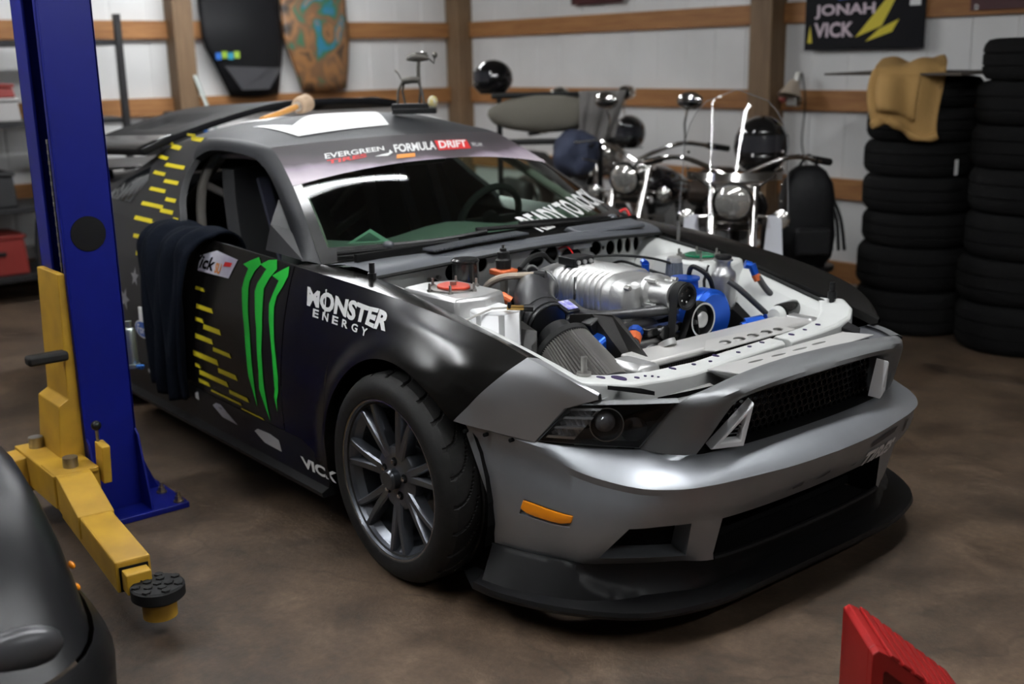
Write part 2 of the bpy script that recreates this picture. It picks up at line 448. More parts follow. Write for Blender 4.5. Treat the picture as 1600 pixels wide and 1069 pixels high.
M_SILD = mat('satin_dark_grey_surround', (.20, .205, .21), .48, .6)
M_PLAS = mat('black_plastic', (.0065, .0065, .007), .42, spec=.3)
M_RUB = mat('black_rubber', (.007, .007, .007), .72, spec=.3)
M_DARK = mat('dark_underbody', (.006, .006, .006), .9, spec=.1)
M_COWL = mat('grey_cowl_plastic', (.075, .080, .090), .45)
M_WPAINT = mat('white_bay_paint', (.62, .63, .61), .36, noise=.05, nscale=9)
M_ALU = mat('brushed_aluminium', (.66, .66, .65), .36, .75, noise=.15, nscale=14)
M_CAST = mat('cast_aluminium', (.66, .66, .65), .42, .9, bump=.15, bscale=90)
M_CHR = mat('chrome', (.85, .85, .86), .07, 1.)
M_STEEL = mat('dull_steel', (.36, .35, .33), .4, 1.)
M_BLUE = mat('blue_anodised', (.01, .09, .52), .3, .55)
M_ORA = mat('orange_hose_end', (.60, .13, .04), .4, .3)
M_GREENGL = glass('windscreen_glass', (.62, .78, .68))
M_WHITE = mat('white_vinyl', (.80, .80, .79), .45)
M_YEL = mat('yellow_vinyl', (.68, .56, .02), .45)
M_GRN = mat('green_vinyl', (.015, .56, .045), .45)
M_REDV = mat('red_vinyl', (.62, .02, .02), .45)
M_ORAV = mat('orange_vinyl', (.75, .26, .03), .45)
M_STAR = mat('grey_star_vinyl', (.22, .22, .23), .45)
M_BLUV = mat('blue_vinyl', (.03, .10, .38), .4)

def frange(a, b, n): return [a + (b - a) * i / n for i in range(n + 1)]
def low_fender(x):
    if x < -.384: return .20
    if x < .285: return WZ + math.sqrt(max(0, RW * RW - x * x))
    if x < .52: return lerp(.603, .563, (x - .285) / .235)
    if x < .60: return lerp(.563, .672, (x - .52) / .08)
    return lerp(.672, .705, (x - .60) / .08)
def fender(s, m):
    xs = frange(-.69, -.40, 14) + [-.3855, -.3835, -.38] + frange(-.37, .28, 44) + [.285] + frange(.30, .68, 38)
    cols = []
    for x in xs:
        z0, z1 = low_fender(x), ztop(x); col = []
        y0 = yside(x, z0)
        col.append((x, s * (y0 - .045), z0 + (.0 if abs(x) > RW else .012)))
        col.append((x, s * (y0 - .006), z0 - .002))
        for i in range(17):
            z = lerp(z0, z1, i / 16); col.append((x, s * yside(x, z), z))
        fy, fz = fin(x); yc = yside(x, z1)
        for t in (.12, .5, .88, 1.): col.append((x, s * lerp(yc, fy, t), lerp(z1, fz, t) + .006 * math.sin(math.pi * t)))
        col.append((x, s * (fy - .004), fz - .03))
        cols.append(col)
    return build(MB().grid(cols), 'fender', m, CAR, smooth=28)
fr = fender(-1, M_FEND); fl = fender(1, M_BLK)
fr['label'] = 'black front wing with a grey painted front end'
def door(s):
    cols = []
    for x in frange(-1.855, -.696, 48):
        z1 = ztop(x); col = [(x, s * (yside(x, .335) - .04), .335)]
        for i in range(18):
            z = lerp(.335, z1, i / 17); col.append((x, s * yside(x, z), z))
        yc = yside(x, z1)
        col += [(x, s * (yc - .010), z1 + .001), (x, s * (yc - .055), z1 - .022), (x, s * (yc - .075), z1 - .045), (x, s * (yc - .08), .40)]
        cols.append(col)
    return build(MB().grid(cols), 'door', M_BLK, CAR, smooth=28)
door(-1); door(1)
XW = [(.93, -1.66), (1.0, -1.70), (1.066, -1.79), (1.13, -1.85), (1.19, -1.89), (1.30, -1.90)]
def quarter(s):
    cols = []
    for x in frange(-3.72, -1.865, 90):
        dx = x + 2.72
        z0 = .22 if abs(dx) > RW else WZ + math.sqrt(max(0, RW * RW - dx * dx))
        z0 = max(z0, .22); col = [(x, s * (yside(x, z0) - .045), z0)]
        for i in range(17):
            z = lerp(z0, ztop(x), i / 16); col.append((x, s * yside(x, z), z))
        cols.append(col)
    q = build(MB().grid(cols), 'quarter_panel', M_GREYB, CAR, smooth=28)
    cols = []
    for x in frange(-3.02, -1.67, 60):
        z0 = ztop(x)
        z1 = cubic(x, RX, RZ) if x < -1.895 else tab(-x, [-b for a, b in XW], [a for a, b in XW])
        if x < -2.95: z1 = 1.05
        cols.append([(x, s * yup(x, lerp(z0, z1, i / 12)), lerp(z0, z1, i / 12)) for i in range(13)] + [(x, s * (yup(x, z1) - .03), z1 - .005)])
    build(MB().grid(cols), 'sail_panel', M_GREYB, CAR, smooth=28)
    # dark quarter window set into the sail panel
    qw = [(-2.62, 1.02), (-2.28, 1.02), (-2.24, 1.12), (-2.36, 1.17), (-2.58, 1.10)]
    P, F = poly2d(qw, .06)
    decal('quarter_window', [(P, F)], lambda x, z: (x, s * (yup(x, z) + .003), z), mat('dark_window', (.01, .012, .014), .08), CAR)
quarter(-1); quarter(1)
OPEN = [(-.70, .826, .942), (-.82, .776, .965), (-.935, .738, 1.024), (-1.075, .699, 1.125), (-1.174, .672, 1.177), (-1.268, .651, 1.22), (-1.368, .639, 1.252), (-1.445, .642, 1.266),
        (-1.557, .644, 1.273), (-1.676, .644, 1.276), (-1.806, .648, 1.266), (-1.90, .672, 1.225)]
OUTX = [-.655, -.76, -.88, -1.0, -1.12, -1.24, -1.34, -1.48, -1.63, -1.75, -1.85, -1.96]
def pillar(s):
    a = catmull(OPEN, 4); outer = []
    for x in OUTX:
        if x >= -1.34: k = [-q for q in WSX]; outer.append((x, cubic(-x, k, WSY), cubic(-x, k, WSZ)))
        else: outer.append((x, cubic(x, RX, RY), cubic(x, RX, RZ)))
    b = catmull(outer, 4); rows = []
    for p, q in zip(a, b):
        mid = (p + q) / 2; nrm = V(0, .8, .6)
        r = [p + V(.0, -.035, -.012), p, p * .75 + q * .25 + nrm * .009, mid + nrm * .012, p * .25 + q * .75 + nrm * .008, q, q + V(0, -.02, -.004)]
        rows.append([(v.x, s * v.y, v.z) for v in r])
    build(MB().grid(rows), 'pillar_and_roof_rail', M_ROOF, CAR, smooth=40)
    mp = [(-.70, .826, .944), (-.945, .845, .956), (-1.0, .79, 1.04), (-1.085, .704, 1.12), (-.935, .740, 1.022), (-.82, .776, .964)]
    build(MB().slab([(x, s * (y - .006), z) for x, y, z in mp], (0, -s * .012, 0)), 'mirror_plate', M_GREYB, CAR, smooth=0)
pillar(-1); pillar(1)
roof = build(MB().grid([[roofpt(u, v) for u in frange(-1, 1, 32)] for v in frange(0, 1, 24)]), 'roof', M_ROOF, CAR, smooth=60)
# windscreen and its printed sun strip, black border
ws = build(MB().grid([[wscreen(u, v) for u in frange(-1, 1, 30)] for v in frange(0, 1, 16)]), 'windscreen', M_GREENGL, CAR, smooth=60)
ws['label'] = 'green tinted windscreen glass'
def wsp(d):
    def fn(u, v):
        a, b, c = V(*wscreen(u, v)), V(*wscreen(u + .01, v)), V(*wscreen(u, v + .01))
        n = (b - a).cross(c - a).normalized()
        if n.x < 0: n = -n
        return a + n * d
    return fn
def banner_mat():
    m = bpy.data.materials.new('sun_strip_print'); m.use_nodes = True; nt = m.node_tree; b = nt.nodes['Principled BSDF']; N = nt.nodes.new; L = nt.links.new
    tc = N('ShaderNodeTexCoord'); sx = N('ShaderNodeSeparateXYZ'); L(tc.outputs['Object'], sx.inputs[0])
    n = N('ShaderNodeTexNoise'); n.inputs['Scale'].default_value = 5; n.inputs['Detail'].default_value = 3; L(tc.outputs['Object'], n.inputs['Vector'])
    k = N('ShaderNodeMath'); k.operation = 'MULTIPLY_ADD'; k.inputs[1].default_value = .05; L(n.outputs['Fac'], k.inputs[0]); L(sx.outputs['Z'], k.inputs[2])
    r = N('ShaderNodeMapRange'); r.inputs[1].default_value = 1.215; r.inputs[2].default_value = 1.30; L(k.outputs[0], r.inputs[0])
    cr = N('ShaderNodeValToRGB'); e = cr.color_ramp.elements; e[0].position = 0; e[0].color = (.62, .55, .60, 1); e[1].position = 1; e[1].color = (.045, .04, .043, 1)
    q = e.new(.40); q.color = (.36, .30, .36, 1); q = e.new(.62); q.color = (.085, .07, .08, 1)
    L(r.outputs[0], cr.inputs[0]); L(cr.outputs[0], b.inputs['Base Color']); b.inputs['Roughness'].default_value = .4; b.inputs['Specular IOR Level'].default_value = .25
    return m
bv = lambda u: .70 - .115 * abs(u) ** 2.2
rows = [[wsp(.0025)(u, lerp(bv(u), 1., t)) for u in frange(-1, 1, 40)] for t in frange(0, 1, 8)]
sun = build(MB().grid(rows), 'sun_strip', banner_mat(), CAR, smooth=60)
M_FRIT = mat('black_glass_border', (.006, .006, .006), .2)
rows = [[wsp(.002)(u, lerp(-.0, .085 + .03 * abs(u) ** 3, t)) for u in frange(-1, 1, 40)] for t in (0, .5, 1)]
build(MB().grid(rows), 'windscreen_border', M_FRIT, CAR, smooth=60)
for s in (-1, 1):
    rows = [[wsp(.002)(lerp(s, s * .95, t), v) for t in (0, .5, 1)] for v in frange(.05, .62, 12)]
    build(MB().grid(rows), 'windscreen_border', M_FRIT, CAR, smooth=60)
def on_ws(name, s, quad, m, d=.005, bold=0., shear=0.):
    P, F = text2d(s, bold, shear); Q = quadmap(quad, P)
    return decal(name, [(Q, F)], wsp(d), m, sun)
on_ws('lettering', 'EVERGREEN', [(-.735, .80), (-.31, .83), (-.285, .878), (-.715, .858)], M_WHITE, bold=.02)
on_ws('lettering', 'TIRES', [(-.735, .745), (-.46, .778), (-.455, .815), (-.735, .785)], M_REDV, bold=.03, shear=.2)
P, F = poly2d([(-.42, .775), (-.33, .77), (-.27, .80), (-.27, .835), (-.30, .80), (-.36, .79)], .05); decal('swoosh', [(P, F)], wsp(.0048), M_WHITE, sun)
on_ws('lettering', 'FORMULA', [(-.255, .795), (.075, .793), (.145, .893), (-.215, .884)], M_WHITE, bold=.03, shear=.15)
P, F = poly2d([(.085, .785), (.385, .782), (.47, .893), (.16, .90)], .05); decal('red_panel', [(P, F)], wsp(.004), M_REDV, sun)
on_ws('lettering', 'DRIFT', [(.11, .80), (.375, .798), (.445, .882), (.17, .888)], M_WHITE, d=.006, bold=.03, shear=.15)
on_ws('lettering', 'PRO-AM', [(.43, .80), (.53, .795), (.565, .84), (.465, .848)], M_WHITE)
P, F = poly2d([(-.29, .735), (-.15, .735), (-.12, .775), (-.26, .775)], .05); decal('orange_mark', [(P, F)], wsp(.0045), M_ORAV, sun)
P, F = text2d('READY TO ROCK', .035, 0.)
rk = decal('diagonal_lettering', [(quadmap([(.16, .03), (1.0, .175), (.965, .315), (.085, .165)], P), F)], wsp(.004), M_WHITE, CAR); rk['label'] = 'white lettering running up the corner of the windscreen'
# rear window, decklid, tail, rear bumper
rows = []
for v in frange(0, 1, 10):
    x = lerp(-2.42, -3.02, v); z = lerp(cubic(-2.42, RX, RZ) + .055, 1.07, v ** .9); y = lerp(cubic(-2.42, RX, RY), .56, v)
    rows.append([(x, u * y, z - (u * u) * .055 * (1 - v) - .0 * v) for u in frange(-1, 1, 16)])
build(MB().grid(rows), 'rear_window', mat('dark_window', (.01, .012, .014), .08), CAR, smooth=60)
rows = []
for x in frange(-3.70, -3.02, 10):
    yw = yside(x, ztop(x)); rows.append([(x, u * yw, lerp(ztop(x), 1.06 + .02 * (x + 3.02), 1 - abs(u) ** 3)) for u in frange(-1, 1, 20)])
build(MB().grid(rows), 'decklid', M_GREYB, CAR, smooth=50)
rows = []
for z in frange(.28, .99, 10):
    rows.append([(-3.72 - .09 * (1 - u * u) - .05 * math.sin(math.pi * (z - .28) / .71), u * yside(-3.72, max(z, .3)), z) for u in frange(-1, 1, 20)])
build(MB().grid(rows), 'rear_bumper', M_GREYB, CAR, smooth=50)
mb = MB()
for s in (-1, 1): mb.box((-3.45, s * .5, 1.05), (.12, .03, .10))
mb.loft([[(-3.60, y, 1.10), (-3.3, y, 1.085), (-3.28, y, 1.095), (-3.35, y, 1.11), (-3.60, y, 1.125)] for y in frange(-.66, .66, 8)])
build(mb, 'rear_spoiler', M_PLAS, CAR)
# underbody and wheel housings
mb = MB(); mb.box((-1.36, 0, .21), (1.9, 1.78, .06)); mb.box((-3.2, 0, .30), (.9, 1.5, .05))
mb.add([(-.42, -.80, .2), (-.42, .80, .2), (-.42, .80, .62), (-.42, -.80, .62)], [(0, 1, 2, 3)])
mb.box((.3, 0, .22), (.95, 1.02, .03))
build(mb, 'underbody', M_DARK, CAR, smooth=0)
for s in (-1, 1):
    for wx in (0, -2.72):
        rows = []
        for i in range(21):
            a = math.radians(-20 + 220 * i / 20); r = .395
            rows.append([(wx + r * math.cos(a), s * y, WZ + r * math.sin(a)) for y in (.50, .70, .86)])
        mb = MB().grid(rows)
        mb.add([(r[0][0], r[0][1], r[0][2]) for r in rows], [tuple(range(21))])
        build(mb, 'wheel_housing', M_DARK, CAR, smooth=0)
# side skirts
for s in (-1, 1):
    rings = []
    for x in frange(-2.31, -.405, 20):
        e = .02 * max(0, (x + .55) / .15) if x > -.55 else 0
        rings.append([(x, s * y, z) for y, z in ((.60, .19), (.925, .165), (.962, .165), (.966, .182), (.938, .195), (.935, .21), (.948 - e, .30), (.944 - e, .332), (.60, .332))])
    sk = build(MB().loft(rings), 'side_skirt', M_PLAS, CAR, smooth=30)
    if s < 0:
        sy = lambda x, z: (x, -(.9495 if z > .3 else lerp(.937, .9495, (z - .21) / .09)), z)
        for pl in ([(-1.287, .298), (-1.25, .316), (-1.21, .318), (-1.151, .293), (-1.08, .262), (-1.213, .264)], [(-.933, .275), (-.90, .292), (-.80, .297), (-.735, .288), (-.73, .243), (-.864, .245)],
                   [(-1.449, .314), (-1.419, .325), (-1.419, .289), (-1.453, .291)], [(-1.944, .318), (-1.813, .326), (-1.816, .300), (-1.934, .302)]):
            P, F = poly2d(pl, .08); decal('white_mark', [(P, F)], sy, mat('worn_white', (.45, .45, .45), .6), sk)
        P, F = text2d('VICK', .04, .25); decal('lettering', [(quadmap([(-.56, .225), (-.335, .228), (-.335, .272), (-.585, .268)], P), F)], sy, M_WHITE, sk)
# graphics on the right side of the car
off = lambda x, z: (x, -(side(x, z) + .003), z)
CLAWS = [[(-1.056, .894), (-1.005, .914), (-.95, .932), (-.921, .91), (-.957, .881), (-.981, .842), (-.981, .814), (-.963, .741), (-.936, .658), (-.918, .574), (-.904, .498), (-.89, .381), (-.918, .445), (-.942, .491), (-.956, .567), (-.976, .652), (-1.004, .734), (-1.03, .807), (-1.024, .846), (-1.009, .884)],
         [(-.928, .908), (-.874, .93), (-.819, .938), (-.80, .907), (-.839, .87), (-.866, .83), (-.855, .766), (-.843, .693), (-.839, .608), (-.826, .534), (-.82, .476), (-.796, .347), (-.839, .422), (-.859, .458), (-.857, .528), (-.873, .602), (-.888, .685), (-.912, .758), (-.93, .812), (-.92, .841), (-.875, .898)],
         [(-.823, .881), (-.767, .908), (-.724, .926), (-.714, .893), (-.734, .856), (-.765, .816), (-.772, .778), (-.761, .725), (-.748, .662), (-.725, .591), (-.709, .528), (-.71, .48), (-.726, .443), (-.729, .398), (-.744, .454), (-.736, .484), (-.742, .531), (-.756, .604), (-.779, .675), (-.797, .729), (-.811, .782), (-.795, .821), (-.771, .87)]]
for c in CLAWS: decal('green_claw_mark', [poly2d(c, .025)], off, M_GRN, CAR)['label'] = 'bright green torn claw mark on the door'
BARS = [(-1.418, -1.343, .765, .752), (-1.40, -1.256, .696, .679), (-1.408, -1.337, .642, .627), (-1.33, -1.181, .625, .605), (-1.408, -1.25, .575, .556), (-1.244, -1.093, .547, .531), (-1.435, -1.209, .50, .478), (-1.208, -1.048, .470, .450),
        (-1.427, -1.384, .447, .432), (-1.392, -1.136, .425, .405), (-1.128, -.967, .397, .381), (-1.408, -1.31, .385, .368), (-1.30, -1.035, .361, .352), (-1.035, -.855, .343, .337)]
for a, b, t, u in BARS: decal('yellow_bar', [poly2d([(a, u), (b + .01, u), (b - .005, t), (a, t)], .05)], off, M_YEL, CAR)
QB = [(-2.15, -2.05, 1.327, 1.316), (-2.10, -1.95, 1.315, 1.297), (-2.40, -2.325, 1.277, 1.262), (-2.33, -2.15, 1.269, 1.252), (-2.43, -2.21, 1.220, 1.207), (-2.18, -1.925, 1.199, 1.184), (-2.255, -2.09, 1.161, 1.147), (-2.055, -1.885, 1.138, 1.123), (-2.16, -1.97, 1.099, 1.084),
      (-1.93, -1.815, 1.071, 1.056), (-2.156, -1.912, 1.038, 1.022), (-1.926, -1.79, 1.026, 1.010), (-1.77, -1.715, 1.002, .988), (-2.15, -1.955, .977, .960), (-1.96, -1.875, .968, .951), (-2.106, -1.868, .904, .887), (-2.041, -1.885, .836, .817), (-1.963, -1.87, .764, .745)]
for a, b, t, u in QB: decal('yellow_bar', [poly2d([(a, u), (b, u), (b - .005, t), (a, t)], .05)], off, M_YEL, CAR)
def star(cx, cz, r, k): return [(cx + (r if i % 2 == 0 else r * .42) * math.sin(i * math.pi / 5 + k), cz + (r if i % 2 == 0 else r * .42) * math.cos(i * math.pi / 5 + k)) for i in range(10)]
for cx, cz, r, k in ((-2.03, .721, .045, 0), (-2.143, .607, .055, .3), (-1.90, .407, .035, .2)): decal('star', [poly2d(star(cx, cz, r, k), .05)], off, M_STAR, CAR)
el = lambda cx, cz, a, b: [(cx + a * math.cos(i * math.pi / 12), cz + b * math.sin(i * math.pi / 12)) for i in range(24)]
badge = decal('oval_badge', [poly2d(el(-1.96, .495, .088, .040), .05)], off, M_WHITE, CAR)
decal('badge_centre', [poly2d(el(-1.96, .495, .080, .034), .05)], lambda x, z: (x, -(side(x, z) + .0045), z), M_BLUV, badge)
P, F = text2d('Ford', .01, .2); decal('lettering', [(quadmap([(-2.02, .475), (-1.90, .475), (-1.90, .515), (-2.02, .515)], P), F)], lambda x, z: (x, -(side(x, z) + .006), z), M_WHITE, badge)
# name plate by the jacket
plate = decal('name_decal', [poly2d([(-1.42, .826), (-1.15, .829), (-1.105, .904), (-1.29, .918), (-1.42, .885)], .05)], off, mat('white_to_lilac_print', (.66, .65, .70), .45, col2=(.45, .40, .5), nscale=6), CAR)
P, F = text2d('Vick', .03, .15); decal('lettering', [(quadmap([(-1.47, .838), (-1.285, .838), (-1.275, .89), (-1.46, .89)], P), F)], lambda x, z: (x, -(side(x, z) + .0045), z), M_BLK, plate)
P, F = text2d('SU', .03, 0); decal('lettering', [(quadmap([(-1.275, .835), (-1.225, .835), (-1.22, .875), (-1.27, .875)], P), F)], lambda x, z: (x, -(side(x, z) + .0045), z), M_ORAV, plate)
decal('red_mark', [poly2d([(-1.21, .868), (-1.15, .872), (-1.14, .888), (-1.20, .886)], .05)], lambda x, z: (x, -(side(x, z) + .0045), z), M_REDV, plate)
# lettering on the wing: heavy jagged capitals, the O split by a bar
def jag(P, k): return [(u, v + .035 * math.sin(23 * u + k) * (1 if v > .5 else -1)) for u, v in P]
q = [(-.556, .815), (-.066, .803), (-.076, .858), (-.580, .874)]
P, F = text2d('MONSTER', .045, .05)
mo = decal('wing_lettering', [(quadmap(q, jag(P, 1)), F)], off, M_WHITE, CAR); mo['label'] = 'white lettering on the front wing'
decal('letter_bar', [(quadmap(q, [(.232, -.18), (.246, -.16), (.250, 1.2), (.236, 1.16)]), [(0, 1, 2, 3)])], lambda x, z: (x, -(side(x, z) + .0042), z), M_WHITE, mo)
for i, ch in enumerate('ENERGY'):
    P, F = text2d(ch, .03, 0.); a = .01 + i * .172
    decal('small_letter', [(quadmap([(-.512, .783), (-.152, .773), (-.156, .797), (-.517, .810)], [(a + u * .105, v) for u, v in P]), F)], off, M_WHITE, mo)
# roof graphics
rz = lambda u, v: V(*roofpt(u, v)) + V(0, 0, .003)
for pl in ([(-.80, .37), (-.72, .10), (-.35, .118), (.04, .135), (.40, .55), (.30, .72), (-.62, .24)], [(-.72, .78), (-.62, .44), (-.02, .62), (.36, .80), (.20, .97), (-.28, .84)]):
    decal('white_roof_graphic', [poly2d(pl, .06)], rz, M_WHITE, CAR)
decal('white_roof_graphic', [poly2d([(.72 + .16 * math.cos(i * math.pi / 12), .40 + .17 * math.sin(i * math.pi / 12)) for i in range(24)], .06)], rz, M_WHITE, CAR)
# ------------------------------------------------------------------ the race car: nose
KSUB = 6
BT = [(.89, 0, .535), (.885, .2, .535), (.868, .37, .535), (.845, .46, .533), (.795, .53, .545), (.745, .588, .553), (.63, .685, .558), (.522, .775, .563), (.292, .874, .600)]
BC = [(1.0, 0, .475), (.99, .2, .475), (.957, .40, .475), (.934, .505, .476), (.90, .592, .478), (.822, .675, .482), (.675, .732, .495), (.525, .779, .532), (.316, .868, .572)]
BI = [(.912, 0, .334), (.908, .2, .334), (.893, .395, .336), (.876, .508, .347), (.852, .606, .358), (.808, .688, .360), (.645, .762, .332), (.48, .812, .338), (.386, .842, .345)]
BL = [(.88, 0, .225), (.88, .2, .225), (.874, .41, .225), (.850, .50, .238), (.795, .605, .245), (.715, .715, .25), (.625, .758, .25), (.48, .800, .25), (.378, .830, .252)]
BB = [(.90, 0, .205), (.895, .22, .205), (.878, .41, .208), (.825, .50, .213), (.765, .588, .213), (.668, .712, .214), (.60, .747, .214), (.49, .79, .215), (.37, .822, .215)]
BF = [(.865, 0, .122), (.862, .22, .122), (.868, .42, .122), (.82, .54, .122), (.77, .63, .122), (.70, .73, .122), (.60, .80, .122), (.48, .855, .122), (.385, .875, .122)]
BS = [(.945, 0, .118), (.945, .22, .118), (.94, .42, .118), (.905, .57, .118), (.86, .665, .118), (.785, .745, .118), (.66, .83, .118), (.50, .895, .118), (.38, .912, .118)]
def mixrow(a, b, t, bulge=0., dz=0.): return [(lerp(p[0], q[0], t) + bulge, lerp(p[1], q[1], t) + bulge * .6 * min(1, p[1] / .5), lerp(p[2], q[2], t) + dz) for p, q in zip(a, b)]
def full(row, k=KSUB):
    h = catmull(row, k)
    return [(p.x, -p.y, p.z) for p in reversed(h)] + [(p.x, p.y, p.z) for p in h[1:]]
C0 = mixrow(BT, BC, .90, .001, .004)
C2 = [(p[0] - .010, p[1] - .004, p[2] - .022) for p in BC]
ROWS = [BT, mixrow(BT, BC, .5, .004, .004), C0, BC, C2, mixrow(C2, BI, .3, .006), mixrow(C2, BI, .6, .006), mixrow(C2, BI, .72, .004), BI, mixrow(BI, BL, .5), BL, BB]
R_MA, R_I, R_L, R_B = 7, 8, 10, 11
FR = [full(r) for r in ROWS]; NC = len(FR[0]); MID = NC // 2
def kcol(i): return abs(i - MID) / KSUB
def hole(r, i):
    """name of the opening the face (row r, column i) falls in"""
    k = (kcol(i) + kcol(i + 1)) / 2
    if r >= R_I and k < 2: return 'intake'
    if R_I <= r < R_L and 3 < k < 5: return 'duct'
    if R_MA <= r < R_I and 6 < k < 7: return 'marker'
    return None
mb = MB(); mb.v = [p for r in FR for p in r]
for r in range(len(FR) - 1):
    for i in range(NC - 1):
        if not hole(r, i): mb.f.append((r * NC + i, r * NC + i + 1, (r + 1) * NC + i + 1, (r + 1) * NC + i))
for e, s in ((0, -1), (NC - 1, 1)):          # rolled edge at the wheel arch
    a = [FR[r][e] for r in range(len(FR))]; mb.grid([a, [(p[0] - .002, p[1] - s * .02, p[2]) for p in a]])
bumper = build(mb, 'front_bumper', M_SIL, CAR, smooth=32, merge=True); bumper['label'] = 'satin grey front bumper'
# pockets behind the openings: grey return, dark inside
def pocket(name, r0, r1, c0, c1, depth, m, m2):
    top = FR[r0][c0:c1 + 1]; bot = FR[r1][c0:c1 + 1]
    loop = top + [FR[r][c1] for r in range(r0 + 1, r1)] + bot[::-1] + [FR[r][c0] for r in range(r1 - 1, r0, -1)]
    cy = sum(p[1] for p in loop) / len(loop); cz = sum(p[2] for p in loop) / len(loop)
    inn = [(p[0] - depth, cy + (p[1] - cy) * .93 - math.copysign(.3 * depth, cy) * (abs(cy) > .1), cz + (p[2] - cz) * .86) for p in loop]
    build(MB().grid([loop, inn], True), name, m, bumper, smooth=30)
    n = len(top)
    build(MB().grid([inn[:n], [((a[0] + b[0]) / 2 - .01, (a[1] + b[1]) / 2, (a[2] + b[2]) / 2) for a, b in zip(inn[:n], inn[n + (r1 - r0 - 1):n + (r1 - r0 - 1) + n][::-1])], inn[n + (r1 - r0 - 1):n + (r1 - r0 - 1) + n][::-1]]), name + '_back', m2, bumper, smooth=0)
for s in (-1, 1):
    a, b = MID + s * 3 * KSUB, MID + s * 5 * KSUB; a, b = min(a, b), max(a, b)
    pocket('duct', R_I, R_L, a, b, .07, M_SIL, M_DARK)
    a, b = MID + s * 6 * KSUB, MID + s * 7 * KSUB; a, b = min(a, b), max(a, b)
    pocket('marker_recess', R_MA, R_I, a, b, .012, M_SIL, M_SIL)
    # amber marker lens filling the upper part of its recess
    top, bot = FR[R_MA][a:b + 1], FR[R_I][a:b + 1]; n = len(top)
    outer, inner = [], []
    for i in range(n):
        t = i / (n - 1); t = t if s > 0 else 1 - t
        e0 = .06 + .25 * abs(2 * (i / (n - 1)) - 1) ** 6
        for k, lst in ((.06 + .0 * e0, outer), (.84 - .22 * abs(2 * (i / (n - 1)) - 1) ** 5, inner)):
            p = V(*top[i]).lerp(V(*bot[i]), k); lst.append((p.x - .001, p.y, p.z))
    build(MB().grid([outer, inner]), 'side_marker', mat('amber_lens', (.85, .27, .01), .18, coat=.5), bumper, solid=.008, soff=0, bevel=.003)
mb = MB()
pl = [FR[R_I][i] for i in range(MID - 2 * KSUB, MID + 2 * KSUB + 1)]; ql = [FR[R_L][i] for i in range(MID - 2 * KSUB, MID + 2 * KSUB + 1)]
mb.grid([pl, [(p[0] - .22, p[1] * .98, p[2] + .01) for p in pl], [(p[0] - .24, p[1] * .98, .19) for p in pl], [(p[0] - .02, p[1], .198) for p in ql]])
for i in (0, -1): mb.add([pl[i], (pl[i][0] - .22, pl[i][1] * .98, pl[i][2]), (pl[i][0] - .22, pl[i][1] * .98, .2), (ql[i][0], ql[i][1], .2)], [(0, 1, 2, 3)])
build(mb, 'intake_duct', M_DARK, bumper, smooth=0)
# scuffs, bolt holes and lettering on the bumper
def onb(k, t, d=.003):
    """k: signed column coordinate along the bumper, t: 0..1 from the crease down to the intake edge"""
    i = max(0., min(NC - 1.001, MID + k * KSUB)); j = int(i); f = i - j
    rr = lerp(3, R_I, t); r = int(min(rr, R_I - 1)); g = rr - r
    p = V(*FR[r][j]).lerp(V(*FR[r][j + 1]), f).lerp(V(*FR[r + 1][j]).lerp(V(*FR[r + 1][j + 1]), f), g)
    return p + V(.85, .5 * (1 if k > 0 else -1) * min(1, abs(k) / 4), -.1) * d
P, F = text2d('TIRES', .03, .25, .06); decal('lettering', [(quadmap([(1.22, .97), (2.22, .95), (2.12, .46), (1.08, .46)], P), F)], lambda k, t: onb(k, t, .006), mat('bright_white_vinyl', (.9, .9, .9), .4), bumper)
M_SCUF = mat('dark_scuff', (.055, .055, .06), .5)
for pl in ([(1.1, .36), (1.9, .30), (2.0, .20), (1.6, .18), (1.1, .26)], [(2.5, .44), (2.7, .20), (2.9, .18), (2.7, .46)], [(.75, .72), (.95, .66), (.9, .78)], [(-.75, .60), (-.55, .55), (-.55, .70), (-.72, .75)], [(-.3, .62), (.15, .50), (.2, .56), (-.2, .66)]):
    decal('scuff', [poly2d(pl, .05)], lambda k, t: onb(k, t, .004), M_SCUF, bumper)
for x, z in ((.33, .585), (.385, .580), (.455, .572)):
    y = yside(x, z) - .004
    for s in (-1, 1): build(MB().cyl((x, s * (y - .01), z - .012), (x + .001, s * (y + .004), z - .012), .006, n=10), 'bolt_hole', M_DARK, bumper)
# splitter
KS2 = 8
def fan(row, offs=None): return full(row, KS2)
sb, sf = fan(BB), fan(BF); n2 = len(sb); m2 = n2 // 2
rows = []
for t in frange(0, 1, 8):
    row = []
    for i in range(n2):
        k = abs(i - m2) / KS2; s = 1 if i > m2 else -1
        e = sstep((k - (5.1 - 1.4 * t ** 3)) / .25)
        p = V(*sb[i]).lerp(V(*sf[i]), t); d = V(.5, s * .8, 0)
        curve = .012 * math.sin(math.pi * t) * (1 - e)
        p = p + d * (.016 * e - curve); row.append(tuple(p))
    rows.append(row)
build(MB().grid([[(p[0] - .02, p[1], p[2] + .004) for p in rows[0]]] + rows), 'splitter_upright', M_PLAS, CAR, smooth=32)
a, b = fan(BF), fan(BS)
rk = [[(p[0] - .03, p[1] * .97, .126) for p in a], [(lerp(p[0], q[0], .6), lerp(p[1], q[1], .6), .122) for p, q in zip(a, b)], b, [(p[0] + .003, p[1] * 1.003, .106) for p in b], [(p[0] - .004, p[1], .094) for p in b], [(p[0] - .2, p[1] * .9, .094) for p in b]]
sp = MB().grid(rk)
for i in (0, n2 - 1): sp.add([r[i] for r in rk], [tuple(range(len(rk)))])
build(sp, 'splitter', M_PLAS, CAR, smooth=32)
lip = [FR[R_B][i] for i in range(MID - 2 * KSUB, MID + 2 * KSUB + 1)]
